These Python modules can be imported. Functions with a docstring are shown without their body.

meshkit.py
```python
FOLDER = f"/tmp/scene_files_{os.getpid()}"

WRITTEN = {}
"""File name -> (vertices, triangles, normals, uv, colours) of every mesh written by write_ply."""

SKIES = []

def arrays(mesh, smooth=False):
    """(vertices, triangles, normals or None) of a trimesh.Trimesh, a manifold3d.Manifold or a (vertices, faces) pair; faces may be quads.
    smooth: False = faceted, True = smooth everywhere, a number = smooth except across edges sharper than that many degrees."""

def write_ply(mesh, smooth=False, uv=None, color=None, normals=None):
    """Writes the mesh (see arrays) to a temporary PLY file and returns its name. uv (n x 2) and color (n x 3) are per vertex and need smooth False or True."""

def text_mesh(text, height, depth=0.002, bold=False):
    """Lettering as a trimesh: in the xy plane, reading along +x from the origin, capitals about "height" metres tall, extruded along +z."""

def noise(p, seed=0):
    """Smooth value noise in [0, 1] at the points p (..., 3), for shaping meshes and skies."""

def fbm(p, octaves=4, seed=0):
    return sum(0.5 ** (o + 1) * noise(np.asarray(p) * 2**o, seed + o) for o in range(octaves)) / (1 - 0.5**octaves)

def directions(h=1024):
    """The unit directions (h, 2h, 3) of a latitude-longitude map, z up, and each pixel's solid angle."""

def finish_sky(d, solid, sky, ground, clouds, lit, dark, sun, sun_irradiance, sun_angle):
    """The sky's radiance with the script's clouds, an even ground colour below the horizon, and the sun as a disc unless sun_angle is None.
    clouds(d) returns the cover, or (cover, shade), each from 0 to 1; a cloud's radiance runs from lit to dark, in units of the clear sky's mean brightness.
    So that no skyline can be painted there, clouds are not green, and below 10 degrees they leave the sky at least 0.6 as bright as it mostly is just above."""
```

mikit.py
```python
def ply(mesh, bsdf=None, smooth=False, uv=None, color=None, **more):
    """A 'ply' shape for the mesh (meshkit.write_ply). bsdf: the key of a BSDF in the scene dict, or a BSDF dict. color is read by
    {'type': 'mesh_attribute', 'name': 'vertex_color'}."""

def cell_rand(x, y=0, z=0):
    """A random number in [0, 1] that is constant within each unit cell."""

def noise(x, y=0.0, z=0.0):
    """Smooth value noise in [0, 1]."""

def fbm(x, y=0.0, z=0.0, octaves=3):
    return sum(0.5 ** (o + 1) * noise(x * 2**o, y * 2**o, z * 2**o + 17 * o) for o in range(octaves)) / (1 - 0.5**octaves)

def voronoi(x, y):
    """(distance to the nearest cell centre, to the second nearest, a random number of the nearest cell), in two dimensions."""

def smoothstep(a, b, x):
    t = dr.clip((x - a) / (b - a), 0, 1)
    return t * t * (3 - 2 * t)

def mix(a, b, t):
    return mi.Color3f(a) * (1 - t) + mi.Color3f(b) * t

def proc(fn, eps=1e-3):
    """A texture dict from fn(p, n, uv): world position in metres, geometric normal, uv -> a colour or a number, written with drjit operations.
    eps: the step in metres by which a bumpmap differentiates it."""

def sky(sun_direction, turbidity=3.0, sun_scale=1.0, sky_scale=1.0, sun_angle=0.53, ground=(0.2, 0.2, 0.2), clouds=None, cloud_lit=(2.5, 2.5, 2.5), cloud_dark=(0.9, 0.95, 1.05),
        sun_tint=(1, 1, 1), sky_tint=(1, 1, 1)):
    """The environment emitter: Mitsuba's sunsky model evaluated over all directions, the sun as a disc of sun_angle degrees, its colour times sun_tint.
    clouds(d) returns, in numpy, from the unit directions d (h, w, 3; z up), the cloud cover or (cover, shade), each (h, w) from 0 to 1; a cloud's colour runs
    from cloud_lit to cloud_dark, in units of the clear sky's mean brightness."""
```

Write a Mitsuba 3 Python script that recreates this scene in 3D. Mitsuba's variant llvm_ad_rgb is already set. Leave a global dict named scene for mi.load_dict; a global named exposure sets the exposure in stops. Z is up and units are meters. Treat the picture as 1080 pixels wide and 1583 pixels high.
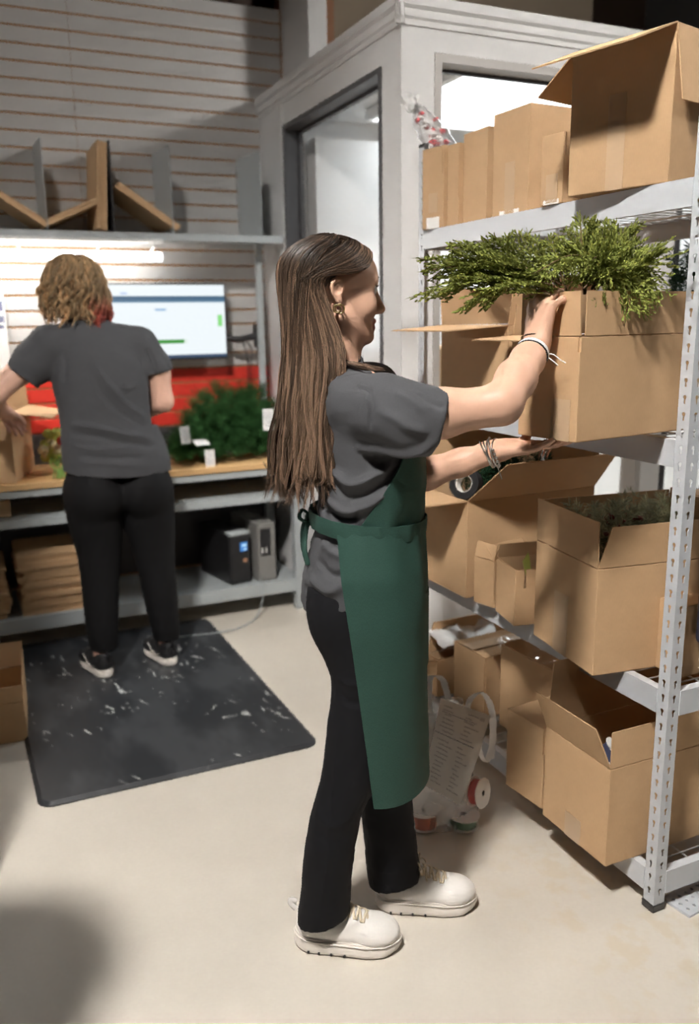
import math, random
import numpy as np, trimesh, drjit as dr, mitsuba as mi, mikit, meshkit
from manifold3d import Manifold, CrossSection
from shapely.geometry import Polygon, Point, box as sbox
from shapely.ops import unary_union
from scipy.spatial import cKDTree
T = mi.ScalarTransform4f
rng = np.random.default_rng(7)
scene, labels = {}, {}

# ------------------------------------------------------------------ camera, lights, exposure
W_IMG, H_IMG, F_PX = 1080, 1583, 1309.7
YAW, PITCH, ROLL = [math.radians(a) for a in (24.32, 12.81, -0.861)]
CAM_H = 1.5
_fw = np.array([math.sin(YAW) * math.cos(PITCH), math.cos(YAW) * math.cos(PITCH), -math.sin(PITCH)])
_r = np.array([math.cos(YAW), -math.sin(YAW), 0.0]); _u = np.cross(_r, _fw)
_up = _u * math.cos(ROLL) - _r * math.sin(ROLL)
scene['camera'] = {'type': 'thinlens', 'fov': math.degrees(2 * math.atan(W_IMG / 2 / F_PX)), 'fov_axis': 'x', 'aperture_radius': 0.006, 'focus_distance': 1.85,
                   'near_clip': 0.05, 'far_clip': 60.0,
                   'to_world': T().look_at(origin=[0, 0, CAM_H], target=(np.array([0, 0, CAM_H]) + _fw).tolist(), up=_up.tolist())}
exposure = 0.0
KEY_POS, KEY_AIM, KEY_SIZE, KEY_POWER = (-0.62, 0.36, 4.05), (0.95, 1.60, 0.2), (0.40, 0.40), (520.0, 500.0, 474.0)
SHADE_IN, SHADE_OUT, SHADE_LEN = .215, .35, .42
# second lamp, high over the far side of the rack
FLOOD_POS, FLOOD_DIR, FLOOD_SIZE, FLOOD_POWER = (3.30, 1.00, 3.37), (-.55, .83, -.12), (0.40, 0.30), (112.0, 108.0, 102.0)
# ceiling panels: centre x, y, z, half length x, half width y, radiance
FILL_LAMPS = [(-1.2, 1.6, 4.75, 0.60, 0.30, 1.0), (-0.6, -1.4, 4.75, 0.60, 0.30, 1.0)]  # unseen panels added only as weak fill for the room
BOOTH_LAMPS = [(2.70, 3.72, 2.50, 0.62, 0.52, 7.5), (4.10, 3.72, 2.50, 0.62, 0.52, 7.5)]
TUBE_POWER = 40.0
SCREEN_POWER = 1.0

# ------------------------------------------------------------------ helpers
def lab(key, label=None, cat=None, group=None, kind=None):
    d = {}
    if label: d['label'] = label
    if cat: d['category'] = cat
    if group: d['group'] = group
    if kind: d['kind'] = kind
    labels[key] = d

def mk(key, mesh, bsdf, smooth=False, label=None, cat=None, group=None, kind=None, **more):
    assert key not in scene, key
    scene[key] = mikit.ply(mesh, bsdf, smooth=smooth, **more)
    if label or cat or group or kind: lab(key, label, cat, group, kind)

_count = {}
def num(name):
    n = _count.get(name, 0); _count[name] = n + 1
    return name if n == 0 else f'{name}_{n:03d}'

def tm(m):
    if isinstance(m, trimesh.Trimesh): return m
    q = m.to_mesh(); return trimesh.Trimesh(q.vert_properties[:, :3], q.tri_verts, process=False)
def cat_(ms): return trimesh.util.concatenate([tm(m) for m in ms])
def bx(x0, y0, z0, x1, y1, z1):
    return Manifold.cube((x1 - x0, y1 - y0, z1 - z0)).translate((x0, y0, z0))
def rbx(x0, y0, z0, x1, y1, z1, r=0.004, seg=8):
    """A box with rounded edges."""
    r = min(r, (x1 - x0) * .49, (y1 - y0) * .49, (z1 - z0) * .49)
    s = Manifold.sphere(r, seg)
    return Manifold.batch_hull([s.translate((x, y, z)) for x in (x0 + r, x1 - r) for y in (y0 + r, y1 - r) for z in (z0 + r, z1 - r)])
def lathe(prof, seg=32):
    return trimesh.creation.revolve(np.array(prof, float), sections=seg)
def frame_of(d):
    d = np.asarray(d, float); d = d / np.linalg.norm(d)
    a = np.cross(d, [0, 0, 1.0] if abs(d[2]) < .9 else [1.0, 0, 0]); a /= np.linalg.norm(a)
    return a, np.cross(d, a), d
def tube(pts, rad, sides=8, cap=True, flat=1.0):
    """Swept tube through pts with radius per point (parallel transported frame)."""
    p = np.asarray(pts, float); n = len(p); rad = np.broadcast_to(np.asarray(rad, float), (n,))
    t = np.gradient(p, axis=0); t /= np.linalg.norm(t, axis=1, keepdims=True) + 1e-12
    a = np.zeros_like(p); a[0] = frame_of(t[0])[0]
    for i in range(1, n):
        v = a[i - 1] - t[i] * (a[i - 1] @ t[i]); a[i] = v / (np.linalg.norm(v) + 1e-12)
    b = np.cross(t, a); ang = np.arange(sides) * 2 * np.pi / sides
    v = p[:, None] + rad[:, None, None] * (np.cos(ang)[None, :, None] * a[:, None] + flat * np.sin(ang)[None, :, None] * b[:, None])
    i, j = np.meshgrid(np.arange(n - 1), np.arange(sides), indexing='ij')
    q = np.stack([i * sides + j, i * sides + (j + 1) % sides, (i + 1) * sides + (j + 1) % sides, (i + 1) * sides + j], -1).reshape(-1, 4)
    f = np.vstack([q[:, [0, 1, 2]], q[:, [0, 2, 3]]]); v = v.reshape(-1, 3)
    if cap:
        k = len(v); v = np.vstack([v, p[:1], p[-1:]]); j = np.arange(sides)
        f = np.vstack([f, np.stack([np.full(sides, k), (j + 1) % sides, j], 1), np.stack([np.full(sides, k + 1), (n - 1) * sides + j, (n - 1) * sides + (j + 1) % sides], 1)])
    return trimesh.Trimesh(v, f, process=False)
def spline(pts, n):
    """Catmull-Rom through pts, n samples."""
    p = np.asarray(pts, float); p = np.vstack([2 * p[0] - p[1], p, 2 * p[-1] - p[-2]])
    u = np.linspace(0, len(p) - 3 - 1e-9, n); i = u.astype(int); t = (u - i)[:, None]
    a, b, c, d = p[i], p[i + 1], p[i + 2], p[i + 3]
    return .5 * (2 * b + (c - a) * t + (2 * a - 5 * b + 4 * c - d) * t ** 2 + (3 * b - a - 3 * c + d) * t ** 3)
def place(mesh, x, y, z=0.0, deg=0.0):
    """The mesh turned by deg about z and moved (a trimesh copy)."""
    m = tm(mesh).copy(); c, s = math.cos(math.radians(deg)), math.sin(math.radians(deg))
    v = m.vertices; m.vertices = np.stack([c * v[:, 0] - s * v[:, 1] + x, s * v[:, 0] + c * v[:, 1] + y, v[:, 2] + z], 1)
    return m
def xf(mesh, M):
    m = tm(mesh).copy(); m.apply_transform(M); return m

# ------------------------------------------------------------------ materials
def rgb(*c): return {'type': 'rgb', 'value': list(c)}
def srgb(r, g, b):
    return [((c / 255 + .055) / 1.055) ** 2.4 if c > 10 else c / 255 / 12.92 for c in (r, g, b)]
def pr(name, col, rough=.6, metallic=0.0, two=True, **kw):
    d = {'type': 'principled', 'base_color': rgb(*col) if isinstance(col, (list, tuple)) else col, 'roughness': rough, 'metallic': metallic, **kw}
    scene[name] = {'type': 'twosided', 'bsdf': d} if two else d
    return name
def bump(name, tex, scale):
    scene[name] = {'type': 'twosided', 'bsdf': {'type': 'bumpmap', 'tex': tex, 'scale': scale, 'bsdf': scene[name]['bsdf']}}
from mikit import proc, noise, fbm, voronoi, smoothstep, mix, cell_rand

def f_card(p, n, uv):
    fib = fbm(p.x * 40 + 3, p.y * 40, p.z * 40, 3)
    fine = noise(p.x * 900, p.y * 900, p.z * 150)
    big = noise(p.x * 6, p.y * 6, p.z * 6)
    return mix((.42, .267, .145), (.515, .340, .194), .35 * fib + .25 * fine + .4 * big)
pr('cardboard', proc(f_card), .75, specular=.25)
def f_floor(p, n, uv):
    a = fbm(p.x * 1.3, p.y * 1.3, 0.3, 4); b = fbm(p.x * 9 + 7, p.y * 9, 1.7, 4); c = noise(p.x * 160, p.y * 160, 0.0)
    col = mix((.55, .50, .43), (.66, .615, .545), .55 * a + .45 * b)
    col = mix(col, (.47, .42, .35), .10 * c)
    grit = smoothstep(.45, .75, fbm(p.x * 22, p.y * 22, 4.0, 4)) * smoothstep(1.10, 1.38, p.x + .10 * fbm(p.x * 4, p.y * 4, 2.0, 3)) * smoothstep(2.2, 1.6, p.y)
    return mix(col, (.56, .48, .36), .55 * grit)
pr('concrete', proc(f_floor), .42, specular=.4)
def f_floor_h(p, n, uv): return fbm(p.x * 60, p.y * 60, 0.0, 3)
bump('concrete', proc(f_floor_h, 2e-3), .0006)
def f_mat(p, n, uv):
    d = p.x * .25 + p.y
    w = fbm(p.x * 62 + 5 * noise(p.x * 9, p.y * 9, 3.0) + 14 * p.y, p.y * 17, 1.0, 3)
    patch = smoothstep(.50, .66, fbm(p.x * 5.2 + 9, p.y * 4.0, 5.0, 3))
    veins = smoothstep(.70, .80, w) * patch
    haze = fbm(p.x * 7, p.y * 3, 2.0, 4)
    col = mix((.018, .020, .023), (.040, .043, .047), smoothstep(.35, .75, haze))
    return mix(col, (.62, .63, .62), .85 * veins)
pr('mat_rubber', proc(f_mat), .42, specular=.45)
pr('wall_paint', [.66, .655, .65], .55, specular=.3)
pr('wall_dim', [.14, .135, .13], .7)
pr('slat_white', [.60, .59, .58], .45, specular=.35)
pr('slat_red', [.70, .045, .03], .4, specular=.4)
pr('slat_core', [.36, .19, .08], .8)
pr('dark_paint', [.03, .03, .032], .6)
pr('window_dark', [.045, .045, .048], .45, specular=.5)
pr('window_grey', [.36, .34, .32], .5)
pr('steel_grey', [.50, .52, .55], .38, specular=.5)
pr('steel_bench', [.36, .39, .40], .42, specular=.5)
pr('wire_steel', [.62, .62, .62], .3, metallic=.7)
pr('black_plastic', [.012, .012, .013], .35, specular=.5)
pr('black_matte', [.010, .010, .011], .7)
pr('white_plastic', [.78, .78, .77], .4)
pr('white_paper', [.80, .79, .77], .7)
pr('ink_grey', [.22, .22, .24], .7)
def f_wood(p, n, uv):
    lam = cell_rand(dr.floor(p.y * 26), dr.floor(p.x * 1.3 + 3 * cell_rand(dr.floor(p.y * 26))))
    g = fbm(p.x * 5, p.y * 160, p.z * 60, 3)
    return mix((.50, .29, .12), (.66, .43, .21), .55 * lam + .45 * g)
pr('bench_wood', proc(f_wood), .4, specular=.4)
def f_brick(p, n, uv): return mix((.42, .20, .11), (.50, .27, .16), fbm(p.x * 9, p.y * 9, p.z * 9, 3))
pr('brick_orange', proc(f_brick), .8)
pr('beige_paint', [.42, .34, .25], .7)
pr('dark_wood', [.06, .035, .022], .7)
pr('stud_wood', [.30, .21, .13], .7)
scene['pane_glass'] = {'type': 'thindielectric', 'int_ior': 1.5}
scene['clear_film'] = {'type': 'thindielectric', 'int_ior': 1.45}
pr('tape_clear', [.49, .345, .22], .10, specular=.6)
pr('tape_white', [.82, .80, .77], .25, specular=.5)
def emit(v): return {'type': 'area', 'radiance': rgb(*v)}

# ------------------------------------------------------------------ the room
FX0, FX1, FY0, FY1, FZ = -3.4, 6.0, -3.2, 6.6, 4.9
mk('floor', bx(FX0, FY0, -.1, FX1, FY1, 0), 'concrete', kind='structure')
mk('ceiling', bx(FX0, FY0, FZ, FX1, FY1, FZ + .1), 'dark_wood', kind='structure')
mk('wall_left', bx(FX0 - .1, FY0, 0, FX0, FY1, FZ), 'wall_dim', kind='structure')
mk('wall_right', bx(FX1, FY0, 0, FX1 + .1, FY1, FZ), 'wall_dim', kind='structure')
mk('wall_behind', bx(FX0, FY0 - .1, 0, FX1, FY0, FZ), 'wall_dim', kind='structure')
mk('wall_far', bx(FX0, FY1, 0, FX1, FY1 + .1, FZ), 'dark_wood', kind='structure')
BY = 4.58       # slat wall plane
BTOP = 3.075
PITCH_S, PH = .0762, .033
mk('wall_back', bx(FX0, BY + .007, 0, 1.72, BY + .14, BTOP), 'slat_core', kind='structure')
# every slat board of the panels is a piece of its own; groove .009
def slat(x0, x1, z0, z1):
    g = CrossSection([[(BY + .002, z0 + .009), (BY, z0 + .011), (BY, z1 - .002), (BY + .002, z1), (BY + .0072, z1), (BY + .0072, z0 + .009)][::-1]]).extrude(x1 - x0)
    m = g.to_mesh(); v = m.vert_properties[:, :3]
    return trimesh.Trimesh(np.stack([v[:, 2] + x0, v[:, 0], v[:, 1]], 1), m.tri_verts, process=False)
JOINTS = [-1.80, -.578, .642, 1.712]
for n in range(10, 41):
    z0, z1 = PITCH_S * n + PH, min(PITCH_S * (n + 1) + PH, BTOP)
    if z1 < .82 or z1 - z0 < .02 or z1 - z0 < .014: continue
    red = z1 < 1.29
    for a, b in zip(JOINTS[:-1], JOINTS[1:]):
        mk('wall_back__' + num('slat'), slat(a + .0012, b - .0012, z0, z1), 'slat_red' if red else 'slat_white')
# return wall above the booth, with its white edge strip
mk('wall_return', bx(1.72, 4.20, 2.62, 1.80, BY + .02, FZ), 'slat_white', kind='structure')
mk('trim_3', bx(1.712, 4.185, 2.62, 1.81, 4.20, FZ), 'wall_paint', kind='structure')

# ------------------------------------------------------------------ the booth
X0, Y0, BH, TH = 1.58, 2.98, 2.62, .12
BX1 = 5.2
side = bx(X0, Y0, 0, X0 + TH, BY + .14, BH) - bx(X0 - .1, 3.14, .90, X0 + TH + .1, 4.225, 2.435)
mk('wall_booth_side', side, 'wall_paint', kind='structure')
front = bx(X0 + TH, Y0, 0, BX1, Y0 + TH, BH) - bx(1.72, Y0 - .1, .62, 2.83, Y0 + TH + .1, 2.455) - bx(2.95, Y0 - .1, .62, 4.4, Y0 + TH + .1, 2.455)
mk('wall_booth_front', front, 'wall_paint', kind='structure')
mk('wall_booth_back', bx(X0 + TH, BY, 0, BX1, BY + .1, BH), 'wall_paint', kind='structure')
mk('wall_booth_end', bx(BX1, Y0, 0, BX1 + .1, BY + .1, BH), 'wall_paint', kind='structure')
mk('ceiling_booth', bx(X0, Y0, BH - .06, BX1 + .1, BY + .1, BH + .02), 'wall_paint', kind='structure')
mk('wall_booth_partition', bx(1.72, 4.15, 0, 2.22, BY, 2.38), 'wall_paint', kind='structure')
def crown(p0, p1, out):
    """Two-stepped crown trim along the booth's top edge from p0 to p1; out = outward normal."""
    prof = [(0, 0), (.006, 0), (.006, .020), (.013, .026), (.013, .052), (.024, .062), (.024, .095), (0, .095)]
    d = np.array(p1, float) - p0; L = np.linalg.norm(d); d /= L
    g = CrossSection([prof]).extrude(L).to_mesh(); v = g.vert_properties[:, :3]
    w = np.array(p0) + v[:, 0:1] * np.array(out, float) + v[:, 1:2] * np.array([0, 0, 1.]) + v[:, 2:3] * d
    return trimesh.Trimesh(w, g.tri_verts, process=False)
mk('trim_1', crown((X0, Y0 - .024, 2.535), (X0, BY, 2.535), (-1, 0, 0)), 'wall_paint', kind='structure')
mk('trim_2', crown((X0 - .024, Y0, 2.535), (BX1, Y0, 2.535), (0, -1, 0)), 'wall_paint', kind='structure')
mk('trim_4', bx(X0 - .012, 4.235, 0, X0, 4.285, 2.535), 'wall_paint', kind='structure')
def window(name, x0, y0, z0, x1, y1, z1, axis, mat, t=.022, d0=.0, d1=.10):
    """Frame of four boards lining the opening (depth d0..d1 behind the face) and a pane at the back of it."""
    ps = [(0, 0, 1, t), (0, 1 - t, 1, 1)]
    if axis == 'x':      # opening in a wall whose face is x = x0; spans y0..y1
        fr = [bx(x0 + d0, y0, z0, x0 + d1, y0 + t, z1), bx(x0 + d0, y1 - t, z0, x0 + d1, y1, z1), bx(x0 + d0, y0, z1 - t, x0 + d1, y1, z1), bx(x0 + d0, y0, z0, x0 + d1, y1, z0 + t)]
        pane = bx(x0 + d1 - .018, y0 + t, z0 + t, x0 + d1 - .0175, y1 - t, z1 - t)
        bead = [bx(x0 + d1 - .025, y0 + t, z1 - t - .012, x0 + d1 - .004, y1 - t, z1 - t), bx(x0 + d1 - .025, y1 - t - .012, z0 + t, x0 + d1 - .004, y1 - t, z1 - t)]
    else:
        fr = [bx(x0, y0 + d0, z0, x0 + t, y0 + d1, z1), bx(x1 - t, y0 + d0, z0, x1, y0 + d1, z1), bx(x0, y0 + d0, z1 - t, x1, y0 + d1, z1), bx(x0, y0 + d0, z0, x1, y0 + d1, z0 + t)]
        pane = bx(x0 + t, y0 + d1 - .018, z0 + t, x1 - t, y0 + d1 - .0175, z1 - t)
        bead = [bx(x0 + t, y0 + d1 - .025, z1 - t - .012, x1 - t, y0 + d1 - .004, z1 - t)]
    lab(name, kind='structure')
    for m, k in zip(fr, ('jamb', 'jamb_001', 'head', 'sill')): mk(f'{name}__{k}', m, mat)
    mk(f'{name}__glazing_bead', cat_(bead), 'window_dark')
    q = tm(pane); lo, hi = q.bounds
    if axis == 'x': v = [(lo[0], lo[1], lo[2]), (lo[0], hi[1], lo[2]), (lo[0], hi[1], hi[2]), (lo[0], lo[1], hi[2])]
    else: v = [(lo[0], lo[1], lo[2]), (hi[0], lo[1], lo[2]), (hi[0], lo[1], hi[2]), (lo[0], lo[1], hi[2])]
    mk(f'{name}__pane', (np.array(v), np.array([[0, 1, 2, 3]])), 'pane_glass')
window('window_1', X0 - .004, 3.14, .90, 0, 4.225, 2.435, 'x', 'window_dark')
window('window_2', 1.72, Y0 - .004, .62, 2.83, 0, 2.455, 'y', 'window_grey', t=.03)
window('window_3', 2.95, Y0 - .004, .62, 4.4, 0, 2.455, 'y', 'window_dark', t=.03)
mk('window_1__casing', bx(X0 - .012, 4.222, .88, X0, 4.236, 2.45), 'white_plastic')
# what shows above the booth, farther back
mk('wall_pier', bx(2.06, 5.30, 0, 2.34, 5.6, FZ), 'brick_orange', kind='structure')
mk('wall_beyond', bx(2.34, 5.5, 0, 4.5, 5.6, FZ), 'beige_paint', kind='structure')
for i, (x, w) in enumerate([(1.30, .07), (1.52, .05), (1.0, .07), (.6, .07)]):
    mk('wall_far__' + num('stud'), bx(x, 5.0, 2.9, x + w, 5.05, FZ), 'stud_wood')
mk('wall_upper', bx(FX0, 5.05, 2.9, 1.72, 5.1, FZ), 'dark_wood', kind='structure')

# ------------------------------------------------------------------ lamps
def panel_lamp(key, x, y, z, hx, hy, rad, label, room_z, tint=(1, .93, .84)):
    lab(key, label, 'ceiling light')
    body = rbx(x - hx - .03, y - hy - .03, z, x + hx + .03, y + hy + .03, room_z, .01)
    mk(key + '__housing', body, 'white_plastic')
    v = np.array([(x - hx, y - hy, z - .002), (x + hx, y - hy, z - .002), (x + hx, y + hy, z - .002), (x - hx, y + hy, z - .002)])
    scene[key + '__diffuser'] = {**mikit.ply((v, np.array([[0, 3, 2, 1]])), 'white_plastic'), 'emitter': emit([rad * c for c in tint])}
names = ['by the left wall', 'behind the photographer']
for (x, y, z, a, b, e), w in zip(FILL_LAMPS, names):
    panel_lamp(num('fill_panel'), x, y, z, a, b, e, f'unseen flat ceiling panel added for fill light {w}', FZ)
for (x, y, z, a, b, e), w in zip(BOOTH_LAMPS, ('first', 'second')):
    panel_lamp(num('booth_light'), x, y, z, a, b, e, f'white ceiling light panel inside the booth, {w} from the corner', BH - .063, (.90, .97, 1.0))
def key_lamp():
    lab('shop_lamp', 'square shop lamp in a deep black shade added to narrow its beam, hanging from the ceiling left of the aisle', 'lamp')
    z = np.array(KEY_AIM, float) - KEY_POS; z /= np.linalg.norm(z); a, b, _ = frame_of(z); c = np.array(KEY_POS)
    def quad(h, k): return [c + a * sx * h + b * sy * h + z * k for sx, sy in ((-1, -1), (1, -1), (1, 1), (-1, 1))]
    h = KEY_SIZE[0] / 2; q = np.array(quad(h, 0)); n = np.cross(q[1] - q[0], q[2] - q[0])
    scene['shop_lamp__diffuser'] = {**mikit.ply((q, np.array([[0, 1, 2, 3]] if n @ z > 0 else [[3, 2, 1, 0]])), 'white_plastic'), 'emitter': emit(KEY_POWER)}
    v = np.array(quad(SHADE_IN, -.02) + quad(SHADE_OUT, SHADE_LEN)); f = [[i, (i + 1) % 4, (i + 1) % 4 + 4, i + 4] for i in range(4)] + [[0, 1, 2, 3]]
    mk('shop_lamp__shade', (v, np.array(f)), 'black_matte')  # deep shade added to cut the beam off the back wall
    mk('shop_lamp__rod', tube([c - z * .02, (c[0] - z[0] * .02, c[1] - z[1] * .02, FZ)], .014), 'black_matte')
key_lamp()
def flood():
    lab('flood_lamp', 'hanging flood lamp on a rod high beyond the right edge of the rack', 'lamp')
    z = np.array(FLOOD_DIR, float); z /= np.linalg.norm(z); a, b, _ = frame_of(z); c = np.array(FLOOD_POS); hx, hy = FLOOD_SIZE[0] / 2, FLOOD_SIZE[1] / 2
    q = np.array([c + a * sx * hx + b * sy * hy for sx, sy in ((-1, -1), (1, -1), (1, 1), (-1, 1))]); n = np.cross(q[1] - q[0], q[2] - q[0])
    scene['flood_lamp__glass'] = {**mikit.ply((q, np.array([[0, 1, 2, 3]] if n @ z > 0 else [[3, 2, 1, 0]])), 'white_plastic'), 'emitter': emit(FLOOD_POWER)}
    body = rbx(-hx - .02, -hy - .02, -.10, hx + .02, hy + .02, -.004, .01); M = np.eye(4); M[:3, :3] = np.stack([a, b, z], 1); M[:3, 3] = c
    mk('flood_lamp__housing', xf(body, M), 'black_matte'); mk('flood_lamp__rod', tube([c - z * .05, (c[0] - z[0] * .05, c[1] - z[1] * .05, FZ)], .012), 'black_matte')
flood()

# ------------------------------------------------------------------ floor mat
def mat_mesh():
    c = CrossSection([[(.09, 2.61), (1.035, 2.61), (1.03, 4.10), (.072, 4.13)]]).offset(-.05).offset(.05, circular_segments=32) if False else None
    g = Polygon([(.085, 2.605), (1.045, 2.60), (1.03, 4.08), (.060, 4.12)]).buffer(-.05).buffer(.05, quad_segs=8)
    lo = trimesh.creation.extrude_polygon(g, .006, engine='earcut'); 
    top = Polygon(g.buffer(-.012, quad_segs=8).exterior.coords)
    # bevelled edge: hull-like loft between the outline and a smaller outline above
    a = np.array(g.exterior.coords)[:-1]; b = np.array(g.buffer(-.014, quad_segs=8).exterior.coords)[:-1]
    hull = Manifold.hull_points(np.vstack([np.c_[a, np.full(len(a), .004)], np.c_[a, np.zeros(len(a))], np.c_[b, np.full(len(b), .014)]]))
    return hull
mk('floor_mat', mat_mesh(), 'mat_rubber', label='black rubber anti-fatigue mat with white marbling on the concrete floor', cat='floor mat')

# ------------------------------------------------------------------ storage rack
RX, RY0, RY1, RD, RH = 1.475, 1.410, 2.655, .61, 2.06
SHELF = [.112, .608, 1.220, 1.787]
lab('storage_rack', 'grey slotted steel storage rack of four shelves loaded with cardboard boxes', 'rack')
def keyhole(cx, cz):
    return unary_union([Point(cx, cz + .006).buffer(.0052, 5), sbox(cx - .0026, cz - .009, cx + .0026, cz + .006)])
def flange(w, h):
    g = sbox(0, 0, w, h)
    return trimesh.creation.extrude_polygon(g.difference(unary_union([keyhole(w * .52, z) for z in np.arange(.055, h - .03, .0381)])), .0022, engine='earcut')
FL = flange(.036, RH)
def post(x, y, sx, sy):
    """Angle post with its corner at x, y; flanges run in +sx and +sy."""
    v = FL.vertices.copy(); f = FL.faces
    a = np.stack([x + sx * v[:, 2], y + sy * v[:, 0], v[:, 1]], 1); b = np.stack([x + sx * v[:, 0], y + sy * v[:, 2], v[:, 1]], 1)
    fa = f if np.linalg.det([[0, 0, sx], [sy, 0, 0], [0, 1, 0]]) > 0 else f[:, ::-1]
    fb = f if np.linalg.det([[sx, 0, 0], [0, 0, sy], [0, 1, 0]]) > 0 else f[:, ::-1]
    return cat_([trimesh.Trimesh(a, fa, process=False), trimesh.Trimesh(b, fb, process=False)])
for x, y, sx, sy in ((RX, RY0, 1, 1), (RX, RY1, 1, -1), (RX + RD, RY0, -1, 1), (RX + RD, RY1, -1, -1)):
    p = num('post'); mk('storage_rack__' + p, post(x, y, sx, sy), 'steel_grey')
    mk(f'storage_rack__{p}__foot', rbx(min(x, x + sx * .038) - .002, min(y, y + sy * .038) - .002, 0, max(x, x + sx * .038) + .002, max(y, y + sy * .038) + .002, .022, .003), 'black_plastic')
    mk(f'storage_rack__{p}__cap', rbx(min(x, x + sx * .037) - .002, min(y, y + sy * .037) - .002, RH - .008, max(x, x + sx * .037) + .002, max(y, y + sy * .037) + .002, RH + .004, .003), 'black_plastic')
def beam(axis, at, lo, hi, ztop, h=.060, side=1):
    """Stepped beam: a face plate with a rolled top lip and an inner ledge."""
    parts = []
    if axis == 'y':
        x0, x1 = sorted((at, at + side * .0025)); xl0, xl1 = sorted((at, at + side * .024))
        parts = [bx(x0, lo, ztop - h, x1, hi, ztop), bx(xl0, lo, ztop - .0025, xl1, hi, ztop), bx(min(at, at + side * .012), lo, ztop - h, max(at, at + side * .012), hi, ztop - h + .0025)]
    else:
        y0, y1 = sorted((at, at + side * .0025)); yl0, yl1 = sorted((at, at + side * .024))
        parts = [bx(lo, y0, ztop - h, hi, y1, ztop), bx(lo, yl0, ztop - .0025, hi, yl1, ztop), bx(lo, min(at, at + side * .012), ztop - h, hi, max(at, at + side * .012), ztop - h + .0025)]
    return cat_(parts)
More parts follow.
